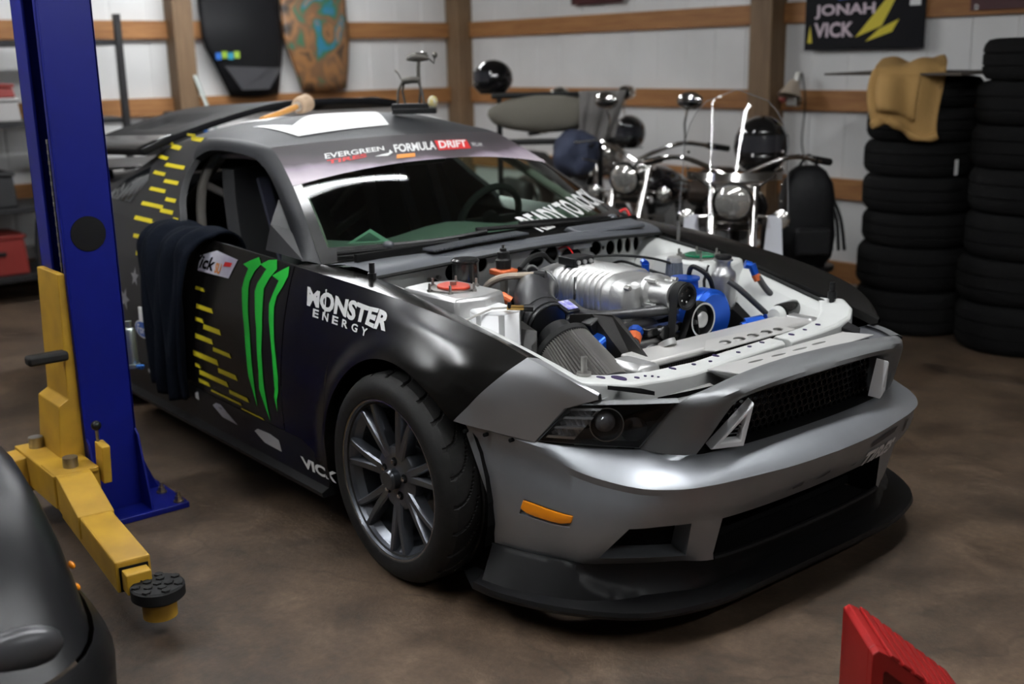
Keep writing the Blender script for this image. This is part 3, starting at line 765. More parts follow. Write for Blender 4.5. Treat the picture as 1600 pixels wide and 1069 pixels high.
build(MB().tube([(p[0] - .004, p[1], p[2] + .004) for p in lip], .010, 8), 'intake_lip', M_PLAS, CAR)
# grille surround
GO = [(.845, .452, .537), (.868, .428, .585), (.893, .392, .65), (.905, .362, .682), (.911, .32, .693), (.913, .24, .696), (.916, .12, .698), (.917, 0, .698)]
GX = [(.748, .586, .552), (.785, .572, .61), (.825, .556, .665), (.852, .530, .708), (.880, .430, .733), (.866, .30, .741), (.846, .15, .742), (.838, 0, .742)]
def gfull(r): h = catmull(r, 6); return [(p.x, -p.y, p.z) for p in h] + [(p.x, p.y, p.z) for p in reversed(h[:-1])]
o, g = gfull(GO), gfull(GX); rows = [[] for _ in range(8)]
for p, q in zip(o, g):
    p, q = V(*p), V(*q); side_w = min(1, abs(p.y) / .40); up = max(0, (p.z - .60) / .1); up = min(1, up)
    bul = V(.034, .012 * math.copysign(1, p.y) * (1 - up * .5), .010 * up)
    rows[0].append(tuple(p + V(-.06, 0, 0)))
    rows[1].append(tuple(p + V(-.004, 0, 0)))
    for j, t in enumerate((.10, .30, .55, .80, 1.)):
        w = math.sin(math.pi * min(1, t * .95 + .08)) ** .8
        rows[2 + j].append(tuple(p.lerp(q, t) + bul * w))
    rows[7].append(tuple(q + V(-.03, 0, -.012)))
surround = build(MB().grid(rows), 'grille_surround', M_SILD, CAR, smooth=40)
for s in (-1, 1): build(MB().cyl((.78, s * .545, .568), (.797, s * .552, .568), .009, n=12), 'fastener', M_PLAS, surround)
# bottom ledge of the grille opening
gb = [(.845, -.452, .537), (.872, -.35, .537), (.886, -.18, .537), (.89, 0, .537), (.886, .18, .537), (.872, .35, .537), (.845, .452, .537)]
h = catmull(gb, 4); build(MB().grid([[(p.x + .004, p.y, p.z - .002) for p in h], [(p.x - .012, p.y, p.z + .006) for p in h], [(p.x - .07, p.y, p.z) for p in h]]), 'grille_ledge', M_PLAS, surround)
# honeycomb mesh: every cell a raised hexagonal ring
mb = MB(); R = .0165; zs = .545
def gx(y, z): return lerp(.868, .896, (z - .54) / .15) - .17 * y * y - .02
row = 0; z = zs
while z < .70:
    y = -.44 + (R * .87 if row % 2 else 0)
    while y < .44:
        if abs(y) < lerp(.42, .335, (z - .54) / .15):
            ring = []
            for rr, dx in ((R * .98, -.012), (R * .98, .0), (R * .80, .0), (R * .80, -.012)):
                ring.append([(gx(y, z) + dx, y + rr * .98 * math.sin(i * math.pi / 3), z + rr * .92 * math.cos(i * math.pi / 3)) for i in range(6)])
            mb.grid(ring, True)
        y += R * 1.74
    z += R * 1.42; row += 1
gm = build(mb, 'honeycomb_mesh', mat('gloss_black_mesh', (.008, .008, .009), .25), surround, smooth=0)
build(MB().grid([[(gx(y, z) - .10, y, z) for y in frange(-.5, .5, 8)] for z in (.50, .685)]), 'grille_backing', M_DARK, surround, smooth=0)
# white lamps at the ends of the grille
for s in (-1, 1):
    tri = [V(.866, s * .428, .548), V(.908, s * .334, .548), V(.936, s * .328, .682)]; c = (tri[0] + tri[1] + tri[2]) / 3
    n = (tri[1] - tri[0]).cross(tri[2] - tri[0]).normalized(); n = n if n.x > 0 else -n
    def ring(k, d): return [tuple(c + (q - c) * k + n * d) for q in tri]
    fr_ = MB().grid([ring(1.0, -.03), ring(1.0, .004), ring(.95, .010), ring(.60, .008), ring(.54, .0), ring(.54, -.03)], True)
    lamp = build(fr_, 'grille_lamp', mat('white_lamp_frame', (.9, .91, .92), .35), surround, smooth=25, bevel=.003)
    build(MB().add(ring(.56, -.018), [(0, 1, 2)]), 'lamp_recess', M_DARK, lamp, smooth=0)
    for k in (.2, .4, .6, .8):
        a_, b_ = (tri[0].lerp(tri[2], k)), (tri[1].lerp(tri[2], k)); a_ = c + (a_ - c) * .5; b_ = c + (b_ - c) * .5
        build(MB().cyl(a_ - n * .008, b_ - n * .008, .0025, n=6), 'lamp_slat', M_PLAS, lamp)
# headlights
def headlight(s):
    A, B_, C_, D = V(.524, s * .776, .566), V(.606, s * .720, .680), V(.852, s * .541, .705), V(.747, s * .586, .557)
    n = V(.62, s * .75, .18).normalized()
    def S(a, b, d=0.): return A.lerp(D, a).lerp(B_.lerp(C_, a), b) + n * (.030 * math.sin(math.pi * a) ** .8 * (.35 + .65 * math.sin(math.pi * b)) + d)
    rim = [S(t, 0) for t in frange(0, 1, 10)] + [S(1, t) for t in frange(0, 1, 6)][1:] + [S(1 - t, 1) for t in frange(0, 1, 10)][1:] + [S(0, 1 - t) for t in frange(0, 1, 6)][1:-1]
    ctr = sum(rim, V(0, 0, 0)) / len(rim)
    inn = [ctr + (p - ctr) * .90 - n * .075 for p in rim]
    house = build(MB().grid([[tuple(p + n * .002) for p in rim], [tuple(ctr + (p - ctr) * .965 + n * .003) for p in rim], [tuple(p) for p in inn]], True).add([tuple(p) for p in inn], [tuple(range(len(inn)))]), 'headlight', mat('headlight_housing', (.11, .115, .125), .35), CAR, smooth=30)
    house['label'] = 'clear headlight with round projector and chrome strips'
    build(MB().grid([[tuple(S(a, b, .006)) for a in frange(.0, 1., 14)] for b in frange(.0, 1., 8)]), 'lens', glass('clear_lens', (.92, .93, .94)), house, smooth=60)
    # grey top trim between the lamp and the engine bay
    build(MB().grid([[tuple(S(a, 1, .006)) for a in frange(.22, 1, 12)], [tuple(S(a, 1, -.004) + V(-.006, 0, .009)) for a in frange(.22, 1, 12)], [tuple(S(a, 1, -.025) + V(-.012, 0, .008)) for a in frange(.22, 1, 12)]]), 'top_trim', M_SILD, house)
    f = V(.80, s * .58, .10).normalized()
    pc = S(.50, .50, -.035)
    build(MB().lathe([(.047, -.03), (.050, .0), (.049, .010), (.046, .010), (.044, .0), (.040, -.03)], pc, f, 32, True), 'projector_ring', M_CHR, house)
    build(MB().lathe([(.044, -.012), (.030, -.03), (.02, -.03)], pc, f, 28, caps=False), 'projector_bowl', mat('grey_bowl', (.18, .18, .19), .25, .8), house)
    build(MB().ball(tuple(pc - f * .012 + V(-.004, 0, .004)), .031, 22, 12), 'projector_lens', mat('projector_glass', (.30, .30, .32), .04, .35, coat=1.), house)
    pc2 = S(.80, .38, -.045)
    build(MB().lathe([(.036, -.02), (.038, .0), (.035, .006), (.028, -.02), (.0, -.03)], pc2, f, 24, caps=False), 'small_reflector', mat('smoked_bowl', (.09, .09, .10), .15, .8), house)
    for b0, b1 in ((.10, .17), (.36, .42), (.62, .68), (.84, .90)):
        build(MB().grid([[tuple(S(a, b, -.010 if k in (1, 2) else -.05)) for a in frange(.03 + .02 * (1 - b), .33, 8)] for k, b in enumerate((b0 - .01, b0, b1, b1 + .01))]), 'chrome_strip', mat('bright_reflector', (.72, .72, .74), .25, .55), house, smooth=30)
    for b0, b1 in ((.18, .35), (.43, .61), (.69, .83)):     # faceted reflector between the strips
        rows = []
        for j, b in enumerate(frange(b0, b1, 3)): rows.append([tuple(S(a, b, -.040 + .012 * ((i + j) % 2))) for i, a in enumerate(frange(.05, .33, 9))])
        build(MB().grid(rows), 'reflector', mat('bright_reflector', (.72, .72, .74), .25, .55), house, smooth=0)
    return house
headlight(-1); headlight(1)
# dark filler between headlight, beam and bumper
for s in (-1, 1):
    build(MB().add([(.60, s * .66, .66), (.83, s * .50, .69), (.83, s * .46, .60), (.70, s * .48, .55), (.5, s * .70, .56)], [(0, 1, 2, 3, 4)]), 'lamp_carrier', M_DARK, CAR, smooth=0)
    build(MB().slab([(.615, s * .585, .712), (.70, s * .535, .712), (.72, s * .50, .700), (.62, s * .54, .70)], (0, 0, -.012)), 'lamp_bracket', M_PLAS, CAR, smooth=0)

# ------------------------------------------------------------------ wheels (outboard side is -y in the wheel's own frame)
M_RIM = mat('anthracite_rim', (.15, .16, .18), .34, .85)
M_RIML = mat('machined_rim_edge', (.42, .43, .45), .25, 1.)
M_TYRE = mat('tyre_rubber', (.011, .0105, .010), .66, noise=.35, nscale=30, bump=.08, bscale=220, spec=.3)
def tyre_mesh(R=.342, W=.272):
    prof = [(.246, .014), (.258, .006), (.266, -.002), (.285, -.008), (.305, -.006), (.322, .004), (.333, .018)]
    N = 720; tr = frange(.03, W - .03, 46); rows = []
    for r, h in prof: rows.append([(r, h)] * N)
    for h in tr:
        base = R - .006 * (abs(h - W / 2) / (W / 2)) ** 4; row = []
        for i in range(N):
            a = 2 * math.pi * i / N; d = 0
            if abs(h - .118) < .0045 or abs(h - .175) < .0045: d = .006
            t = (h - .03) / .075
            if 0 <= t <= 1:
                P = 2 * math.pi / 24; ph = (a - (.18 * t + .62 * t ** 3) * P * 1.6) % P
                if ph * R < .011 * (1 - .5 * t): d = .007
            t = (W - .03 - h) / .06
            if 0 <= t <= 1:
                P = 2 * math.pi / 24; ph = (a + (.6 * t) * P) % P
                if ph * R < .006: d = .006
            row.append((base - d, h))
        rows.append(row)
    for r, h in reversed(prof): rows.append([(r, W - h)] * N)
    mb = MB(); g = []
    for row in rows: g.append([(r * math.cos(2 * math.pi * i / N), h, r * math.sin(2 * math.pi * i / N)) for i, (r, h) in enumerate(row)])
    return mb.grid(g, True)
def rimpt(r, ang, h): return (r * math.cos(ang), h, r * math.sin(ang))
def make_wheel():
    w = build(MB().lathe([(.2625, .012), (.262, .002), (.256, .003), (.250, .014), (.246, .030), (.236, .05), (.232, .12), (.232, .22), (.256, .245), (.262, .25), (.262, .26), (.228, .25), (.226, .05)], (0, 0, 0), (0, 1, 0), 72, True), 'wheel', M_RIM, None, local=True)
    def sub(mb, name, m, **k):
        o = build(mb, name, m, None, local=True, **k); o.parent = w; return o
    sub(MB().lathe([(.2632, .010), (.2628, .000), (.2572, .001), (.2565, .004), (.2575, .006)], (0, 0, 0), (0, 1, 0), 72, True), 'rim_edge', M_RIML)
    sub(tyre_mesh(), 'tyre', M_TYRE, smooth=25)['label'] = 'low profile tyre with curved tread grooves'
    for k in range(7):
        th = 2 * math.pi * (k + .35) / 7; mb = MB()
        for sg in (-1, 1):
            rings = []
            for t in frange(0, 1, 9):
                r = lerp(.062, .2495, t); an = th + sg * lerp(.085, .152, t)
                wd = lerp(.0165, .0115, min(1, t * 1.1)); h0 = lerp(.034, .016, t ** 1.5) - .006 * math.sin(math.pi * t); dp = lerp(.050, .030, t)
                ring = []
                for q, hh in ((-wd, h0 + dp), (-wd, h0 + .006), (-wd * .62, h0), (wd * .62, h0), (wd, h0 + .006), (wd, h0 + dp)): ring.append(rimpt(r, an + q / r, hh))
                rings.append(ring)
            mb.loft(rings)
        sub(mb, 'spoke', M_RIM, smooth=40)
    sub(MB().lathe([(.0, .034), (.036, .034), (.046, .030), (.085, .033), (.104, .040), (.108, .050), (.108, .10), (.0, .10)], (0, 0, 0), (0, 1, 0), 48), 'hub', M_RIM)
    cap = sub(MB().lathe([(.0, .002), (.027, .002), (.031, .006), (.034, .010), (.034, .036)], (0, 0, 0), (0, 1, 0), 36, caps=False), 'hub_cap', mat('hub_cap_grey', (.10, .105, .115), .28, .8))
    for k in range(5):
        a = 2 * math.pi * (k + .2) / 5; c = rimpt(.0575, a, 0)
        o = sub(MB().lathe([(.0, .030), (.0145, .030), (.0145, .034)], c, (0, 1, 0), 18), 'lug_hole', M_DARK)
        sub(MB().lathe([(.0, .020), (.006, .020), (.0085, .024), (.0085, .034)], c, (0, 1, 0), 6), 'lug_nut', M_CHR, smooth=0)
    sub(MB().lathe([(.08, .13), (.175, .13), (.175, .155), (.08, .155)], (0, 0, 0), (0, 1, 0), 48, True), 'brake_disc', M_STEEL)
    sub(MB().box((-.15, .14, .03), (.07, .08, .16)), 'brake_caliper', mat('caliper_grey', (.14, .14, .15), .4, .6), bevel=.012)
    return w
W0 = make_wheel()
wheels = []
for wx, s, wy in ((0, -1, .958), (0, 1, .958), (-2.72, -1, .945), (-2.72, 1, .945)):
    w = W0 if not wheels else copy_tree(W0)
    w.parent = CAR; w.location = (wx, s * wy, .342)
    if s > 0: w.rotation_euler = (0, 0, math.pi)
    wheels.append(w)
# ------------------------------------------------------------------ engine bay: white sheet metal
def plate_with_holes(outline, holes, fn, name, m, parent, thick=0.):
    """flat sheet in 2D with round / elliptic holes cut out"""
    cu = bpy.data.curves.new('p', 'CURVE'); cu.dimensions = '2D'; cu.fill_mode = 'BOTH'
    def spl(pts):
        sp_ = cu.splines.new('POLY'); sp_.points.add(len(pts) - 1)
        for q, p in zip(sp_.points, pts): q.co = (p[0], p[1], 0, 1)
        sp_.use_cyclic_u = True
    spl(outline)
    for cx, cy, a, b in holes: spl([(cx + a * math.cos(i * math.pi / 12), cy + b * math.sin(i * math.pi / 12)) for i in range(24)])
    ob = bpy.data.objects.new('p', cu); COL.objects.link(ob)
    me = bpy.data.meshes.new_from_object(ob.evaluated_get(bpy.context.evaluated_depsgraph_get())); bpy.data.objects.remove(ob)
    mb = MB().add([fn(v.co.x, v.co.y) for v in me.vertices], [tuple(p.vertices) for p in me.polygons]); bpy.data.meshes.remove(me)
    return build(mb, name, m, parent, smooth=0, solid=thick, merge=True)
FWX = -.45
fw = plate_with_holes([(-.70, .55), (.70, .55), (.74, .80), (.72, .895), (.60, .912), (.3, .935), (0, .942), (-.3, .935), (-.55, .915), (-.72, .895), (-.74, .80)],
    [(-.344, .872, .036, .034), (-.216, .888, .034, .032), (.059, .873, .042, .036), (.139, .880, .036, .034), (.378, .875, .034, .030), (.421, .872, .008, .009), (.462, .868, .026, .030), (.515, .870, .018, .032), (.562, .868, .018, .032), (.612, .870, .018, .032)],
    lambda y, z: (FWX, y, z), 'firewall', M_WPAINT, CAR, .006)
fw['label'] = 'white firewall with round openings'
build(MB().box((FWX - .09, 0, .80), (.02, 1.4, .34)), 'firewall_void', M_DARK, CAR, smooth=0)
# grey shelf pressing along the top of the firewall and heater hump on the far side
build(MB().box((-.43, .26, .905), (.07, .10, .02)), 'firewall_bracket', M_WPAINT, CAR, bevel=.004)
build(MB().ball((-.44, .30, .80), .085, 20, 10, (.5, 1, .9)), 'firewall_hump', M_WPAINT, CAR)
build(MB().lathe([(.06, 0), (.06, .012), (.035, .03), (.0, .032)], (-.44, .235, .835), (1, 0, .1), 24), 'rubber_grommet', M_RUB, CAR)
# inner wings
def apron(s):
    rows = []
    for x in frange(-.45, .56, 24):
        fy, fz = fin(x)
        tower = math.exp(-((x + .08) / .17) ** 2)
        rows.append([(x, s * (fy - .002), fz - .028), (x, s * (fy - .035), fz - .022), (x, s * (fy - .075), fz - .035), (x, s * (fy - .10 - .05 * tower), fz - .07), (x, s * (.56 - .06 * tower), .70), (x, s * .50, .58), (x, s * .48, .40)])
    return build(MB().grid(rows), 'inner_wing', M_WPAINT, CAR, smooth=35)
apron(-1); apron(1)
# black weather edge along the far wing
for s in (-1, 1):
    build(MB().tube([(x, s * (fin(x)[0] - .012), fin(x)[1] - .018) for x in frange(-.40, .50, 14)], .007, 6), 'rubber_seal', M_RUB, CAR)
# strut towers
def tower(s, cx, cy, cz, capm, lab):
    mb = MB(); rings = []
    for t in frange(0, 1, 4):
        k = lerp(1.25, 1., t); rings.append([(cx + k * a, cy + k * b, lerp(.60, cz, t)) for a, b in ((-.15, -.10), (.15, -.10), (.17, .0), (.13, .11), (-.13, .11), (-.17, .0))])
    tw = build(mb.loft(rings), 'strut_tower', M_ALU if s < 0 else M_WPAINT, CAR, smooth=20, bevel=.012)
    build(MB().lathe([(.078, 0), (.078, .007), (.0, .007)], (cx, cy, cz - .001), (0, 0, 1), 28), 'tower_ring', M_STEEL, tw)
    build(MB().slab([(cx + .058 * math.cos(i * math.pi / 10) * (1.15 if i % 7 < 3 else 1), cy + .052 * math.sin(i * math.pi / 10), cz + .006) for i in range(20)], (0, 0, .008)), 'camber_plate', capm, tw, bevel=.002)['label'] = lab
    build(MB().cyl((cx, cy, cz + .01), (cx, cy, cz + .026), .012, n=6), 'strut_nut', M_STEEL, tw, smooth=0)
    for k in range(6):
        a = k * math.pi / 3 + .3; p = (cx + .085 * math.cos(a), cy + .085 * math.sin(a))
        build(MB().lathe([(.009, 0), (.009, .008), (.005, .008), (.004, .028), (.0, .03)], (*p, cz), (0, 0, 1), 8), 'stud', M_STEEL, tw)
tower(-1, -.12, -.585, .890, mat('red_anodised', (.62, .07, .035), .35, .4), 'red anodised camber plate')
tower(1, -.06, .565, .862, mat('green_anodised', (.0, .16, .07), .3, .5), 'green anodised camber plate')
# radiator support: white box beam across the nose, with cut-outs
def sect(x, y, zt, w, h): return [(x - w / 2, y, zt - h), (x + w / 2, y, zt - h), (x + w / 2, y, zt - .008), (x + w / 2 - .012, y, zt), (x - w / 2 + .01, y, zt), (x - w / 2, y, zt - .01)]
rs = [sect(x, y, z, w, h) for x, y, z, w, h in ((.47, -.685, .735, .10, .05), (.52, -.62, .722, .12, .055), (.575, -.50, .708, .125, .06), (.60, -.36, .700, .10, .07), (.605, -.25, .698, .10, .085), (.61, -.18, .700, .085, .085), (.60, -.02, .704, .08, .07), (.595, .12, .706, .075, .065), (.59, .22, .707, .075, .06))]
beam = build(MB().loft(rs), 'radiator_support', M_WPAINT, CAR, smooth=30, bevel=.004); beam['label'] = 'white painted radiator support beam with holes'
rs = [sect(x, y, z, w, h) for x, y, z, w, h in ((.59, .25, .707, .08, .05), (.588, .40, .712, .085, .05), (.575, .52, .718, .10, .06), (.55, .60, .73, .13, .09), (.51, .655, .75, .15, .10), (.47, .69, .765, .12, .07))]
beam2 = build(MB().loft(rs), 'radiator_support_end', M_WPAINT, CAR, smooth=30, bevel=.004)
M_PURP = mat('dark_violet_hole', (.02, .008, .06), .5)
for x, y, z, a, b in ((.545, -.545, .7135, .017, .010), (.575, -.50, .7095, .03, .016), (.60, -.45, .7065, .010, .006), (.60, -.415, .705, .005, .004), (.615, -.40, .705, .004, .004), (.63, -.39, .703, .004, .004), (.585, -.28, .7, .015, .006), (.60, -.2, .7008, .008, .006), (.615, -.14, .7025, .006, .006), (.585, -.08, .7038, .014, .007), (.61, .0, .7055, .008, .006), (.59, .08, .7068, .007, .007), (.585, .15, .7075, .01, .006), (.59, .30, .710, .012, .007), (.585, .38, .7125, .008, .006), (.58, .46, .7168, .01, .007)):
    build(MB().lathe([(.001, .0015), (1., .0015), (1., -.004)], (0, 0, 0), (0, 0, 1), 14, caps=False), 'beam_hole', M_PURP, beam, smooth=0, local=True)
    o_ = beam.children[-1]; o_.location = (x, y, z); o_.scale = (a, b, 1)
build(MB().cyl((.505, -.575, .70), (.505, -.575, .775), .0095, n=12).cyl((.505, -.575, .72), (.505, -.575, .728), .022, n=16), 'hood_pin', M_STEEL, CAR)
build(MB().cyl((.49, .665, .74), (.49, .665, .825), .010, n=12).cyl((.49, .665, .765), (.49, .665, .79), .016, n=12), 'hood_pin', M_PLAS, CAR)
build(MB().cyl((-.38, -.735, .90), (-.38, -.735, .965), .010, n=10).cyl((-.38, -.735, .90), (-.38, -.735, .93), .015, n=10), 'hood_stop', M_PLAS, CAR)
build(MB().cyl((-.30, .71, .88), (-.30, .71, .965), .008, n=10), 'hood_stop', M_STEEL, CAR)
# front aluminium tray with oval holes between beam and grille surround
plate_with_holes([(.655, -.20), (.655, .50), (.80, .46), (.825, .20), (.825, -.10), (.81, -.24)], [(.72, -.05, .012, .035), (.722, .06, .012, .035), (.722, .17, .012, .035), (.715, .28, .012, .035)], lambda x, y: (x, y, lerp(.695, .722, (x - .655) / .17)), 'perforated_tray', mat('dull_aluminium', (.60, .59, .57), .45, .35), CAR, .003)
plate_with_holes([(.70, -.50), (.70, -.24), (.80, -.28), (.83, -.42)], [], lambda x, y: (x, y, .668), 'side_tray', mat('smoked_plastic', (.22, .215, .21), .25), CAR, .003)
# ------------------------------------------------------------------ radiator
rad = build(MB().box((.455, .10, .702), (.135, .82, .025)), 'radiator', mat('dull_aluminium', (.60, .59, .57), .45, .35), CAR, bevel=.008); rad['label'] = 'brushed aluminium radiator'
core = build(MB().box((.455, .10, .50), (.09, .80, .36)), 'radiator_core', M_DARK, rad, smooth=0)
fins = MB()
for k in range(78): fins.box((.505, -.29 + k * .0103, .66), (.012, .003, .05))
build(fins, 'radiator_fins', mat('fin_grey', (.12, .11, .10), .5, .5), rad, smooth=0)
build(MB().box((.475, -.335, .672), (.15, .095, .085)), 'end_tank', M_ALU, rad, bevel=.02)
build(MB().box((.455, .525, .690), (.14, .06, .06)), 'end_tank', M_ALU, rad, bevel=.016)
build(MB().lathe([(.03, 0), (.03, .02), (.02, .022)], (.42, -.12, .71), (-.5, 0, .8), 20), 'filler_neck', M_ALU, rad)
plate_with_holes([(.49, -.02), (.505, .33), (.56, .36), (.565, -.06), (.545, -.09)], [(.53, .03, .016, .026), (.531, .10, .016, .026), (.532, .17, .016, .026), (.533, .24, .016, .026), (.534, .30, .014, .022)], lambda x, y: (x, y, lerp(.724, .712, (x - .49) / .07)), 'perforated_bracket', mat('dull_aluminium', (.60, .59, .57), .45, .35), rad, .004)
# ------------------------------------------------------------------ engine
eng = build(MB().box((.02, .0, .48), (.62, .42, .36)).box((.02, -.20, .62), (.52, .14, .14)).box((.02, .20, .62), (.52, .14, .14)), 'engine_block', mat('oily_black', (.022, .021, .020), .45), CAR, bevel=.02)
for s in (-1, 1):
    build(MB().box((.03, s * .235, .725), (.50, .13, .06), Matrix.Rotation(-s * .45, 3, 'X')), 'valve_cover', M_BLUE, eng, bevel=.016)['label'] = 'blue valve cover'
    for k in range(4): build(MB().box((-.14 + .115 * k, s * .26, .765), (.05, .05, .05), Matrix.Rotation(-s * .45, 3, 'X')), 'ignition_coil', M_PLAS, eng, bevel=.006)
# supercharger
def rsec(x, w, zc, hh, n=20, p=3.2):
    return [(x, w * math.copysign(abs(math.cos(a)) ** (2 / p), math.cos(a)), zc + hh * math.copysign(abs(math.sin(a)) ** (2 / p), math.sin(a))) for a in (2 * math.pi * i / n for i in range(n))]
sc_ = build(MB().loft([rsec(x, w, z, h) for x, w, z, h in ((-.25, .085, .812, .05), (-.235, .115, .815, .07), (-.13, .125, .818, .078), (.13, .125, .818, .078), (.15, .12, .818, .074))]), 'supercharger', M_CAST, CAR, smooth=35); sc_['label'] = 'silver ribbed supercharger housing'
for k in range(9):
    x = -.125 + k * .028
    build(MB().loft([rsec(x - .007, .131, .82, .083), rsec(x, .134, .822, .088), rsec(x + .007, .131, .82, .083)]), 'rib', M_CAST, sc_, smooth=40)
build(MB().loft([rsec(x, w, z, h, 20, 4.) for x, w, z, h in ((.15, .13, .812, .082), (.17, .135, .812, .085), (.215, .13, .815, .078), (.23, .09, .83, .05))]), 'front_casting', M_CAST, sc_, smooth=30, bevel=.004)
for y, z in ((-.115, .875), (.115, .875), (-.12, .75), (.0, .893), (.12, .76)): build(MB().cyl((.215, y, z), (.238, y, z), .009, n=6), 'bolt', M_STEEL, sc_, smooth=0)
build(MB().lathe([(.062, 0), (.062, .02), (.047, .03), (.044, .10), (.05, .105), (.05, .115), (.03, .12)], (.225, 0, .848), (1, 0, 0), 28), 'snout', M_CAST, sc_)
for a in (.6, 2.2, 3.8, 5.4): build(MB().box((.255, .058 * math.cos(a), .848 + .058 * math.sin(a)), (.05, .016, .016)), 'snout_gusset', M_CAST, sc_, bevel=.004)
pul = build(MB().lathe([(.015, .0), (.040, .0), (.045, .003), (.045, .008), (.041, .010), (.041, .040), (.045, .042), (.045, .046), (.036, .046), (.031, .030), (.012, .028)], (.345, 0, .853), (1, 0, 0), 32), 'pulley', M_PLAS, CAR)
for k in range(5): build(MB().cyl((.373, .02 * math.cos(k * 1.2566), .853 + .02 * math.sin(k * 1.2566)), (.381, .02 * math.cos(k * 1.2566), .853 + .02 * math.sin(k * 1.2566)), .0035, n=6), 'bolt', M_CHR, pul, smooth=0)
alt = build(MB().lathe([(.0, 0), (.052, .0), (.056, .004), (.056, .034), (.060, .036), (.060, .040), (.053, .040), (.050, .018), (.030, .016)], (.345, .088, .760), (1, 0, 0), 32, caps=False), 'idler_pulley', M_PLAS, CAR)
build(MB().lathe([(.057, .037), (.060, .0405), (.0535, .0405), (.052, .03)], (.345, .088, .760), (1, 0, 0), 32, True), 'pulley_edge', M_ALU, alt)
build(MB().lathe([(.030, .01), (.028, .036), (.02, .042), (.0, .043)], (.345, .088, .760), (1, 0, 0), 24), 'pulley_hub', M_ALU, alt)
# belt round the two pulleys and down to the crank
def belt(c0, r0, c1, r1, x0, x1):
    d = V(0, c1[0] - c0[0], c1[1] - c0[1]); L_ = d.length; an = math.atan2(d.z, d.y); be = math.asin((r0 - r1) / L_)
    pts = []
    for c, r, a0, a1 in ((c0, r0, an + math.pi / 2 - be, an + 1.5 * math.pi + be), (c1, r1, an - math.pi / 2 + be, an + math.pi / 2 - be)):
        for t in frange(0, 1, 14): a = a0 + (a1 - a0) * t; pts.append((c[0] + r * math.cos(a), c[1] + r * math.sin(a)))
    n = len(pts); cy = sum(p[0] for p in pts) / n; cz = sum(p[1] for p in pts) / n
    return MB().grid([[(x, p[0] + (p[0] - cy) * e, p[1] + (p[1] - cz) * e) for p in pts] for x, e in ((x0, 0), (x1, 0), (x1, .03), (x0, .03))] + [[(x0, p[0], p[1]) for p in pts]], True)
build(belt((0, .853), .042, (.02, .52), .085, .352, .385), 'drive_belt', M_RUB, CAR, smooth=40)
build(belt((.088, .76), .056, (.02, .52), .085, .349, .379), 'drive_belt', M_RUB, CAR, smooth=40)
build(MB().lathe([(.0, 0), (.085, 0), (.085, .04), (.06, .04), (.05, .02), (.0, .02)], (.345, .02, .52), (1, 0, 0), 32), 'crank_pulley', M_STEEL, CAR)
wp = build(MB().lathe([(.0, 0), (.052, 0), (.055, .04), (.048, .05), (.02, .05), (.018, .07), (.0, .07)], (.335, -.15, .66), (1, 0, 0), 28), 'water_pump_pulley', mat('worn_black', (.03, .03, .03), .4), CAR)
build(MB().lathe([(.0, .07), (.02, .07), (.022, .078), (.0, .082)], (.335, -.15, .66), (1, 0, 0), 18), 'pulley_nut', M_STEEL, wp)
build(MB().box((.30, .0, .66), (.10, .36, .12)).cyl((.24, .0, .73), (.24, -.20, .73), .03, n=14), 'front_cover', mat('oily_black', (.022, .021, .020), .45), CAR, bevel=.012)
build(MB().cyl((.33, -.07, .735), (.36, -.07, .735), .026, n=16).cyl((.33, -.02, .745), (.36, -.02, .745), .016, n=12).box((.32, -.05, .74), (.04, .17, .03)), 'thermostat_housing', mat('gloss_black', (.012, .012, .012), .2), CAR, bevel=.004)
bl = build(MB().lathe([(.0, 0), (.085, 0), (.10, .03), (.10, .085), (.085, .10), (.0, .10)], (.22, .22, .735), (1, .0, 0), 32), 'alternator_cover', M_BLUE, CAR); bl['label'] = 'blue cover beside the belt drive'
build(MB().cyl((.20, .20, .80), (.20, .20, .86), .05, .045, n=20).cyl((.20, .20, .86), (.20, .20, .868), .052, n=20), 'filler_cap', M_BLUE, bl)
build(MB().tube(catmull([(.18, .24, .87), (.20, .24, .90), (.24, .28, .86), (.22, .34, .76), (.25, .36, .66)], 6), .009, 8), 'black_line', M_RUB, CAR)
# throttle body, intake elbow, cone filter with its heat shield
tb = build(MB().loft([rsec(-.25, .07, .83, .06)] + [[(-.20 + .02 * i, -.06 - .07 * i + q[1], q[2] - .005 * i) for q in rsec(-.2, .075 - .004 * i, .84, .058)] for i in range(4)]), 'throttle_body', M_CAST, CAR, smooth=40)
el = catmull([(-.09, -.235, .845), (-.045, -.29, .852), (.0, -.335, .842), (.045, -.365, .822), (.09, -.378, .802), (.13, -.384, .785)], 5)
build(MB().tube(el, [.064 + .006 * math.sin(math.pi * i / (len(el) - 1)) for i in range(len(el))], 24), 'intake_elbow', mat('black_silicone', (.028, .028, .030), .36), CAR)['label'] = 'thick black intake elbow'
for p, q in ((el[1], el[2]), (el[-7], el[-6]), (el[-4], el[-3]), (el[-2], el[-1])):
    build(MB().lathe([(.0685, -.006), (.0715, -.004), (.0715, .004), (.0685, .006)], p, q - p, 28, True), 'elbow_ridge', mat('black_silicone', (.028, .028, .030), .36), CAR)
build(MB().tube([(-.03, -.365, .835), (-.06, -.41, .82), (-.075, -.44, .812)], .016, 10), 'elbow_port', M_RUB, CAR)
build(MB().tube([(.035, -.30, .825), (.055, -.265, .812), (.075, -.235, .805)], .019, 10), 'elbow_port', M_RUB, CAR)
build(MB().lathe([(.013, 0), (.015, .004), (.015, .02), (.008, .026)], (.072, -.238, .806), (.6, .8, -.2), 14), 'red_plug', mat('red_plastic', (.6, .02, .02), .35), CAR)
ax = V(.26, -.03, -.165).normalized(); o0 = V(.225, -.405, .728)
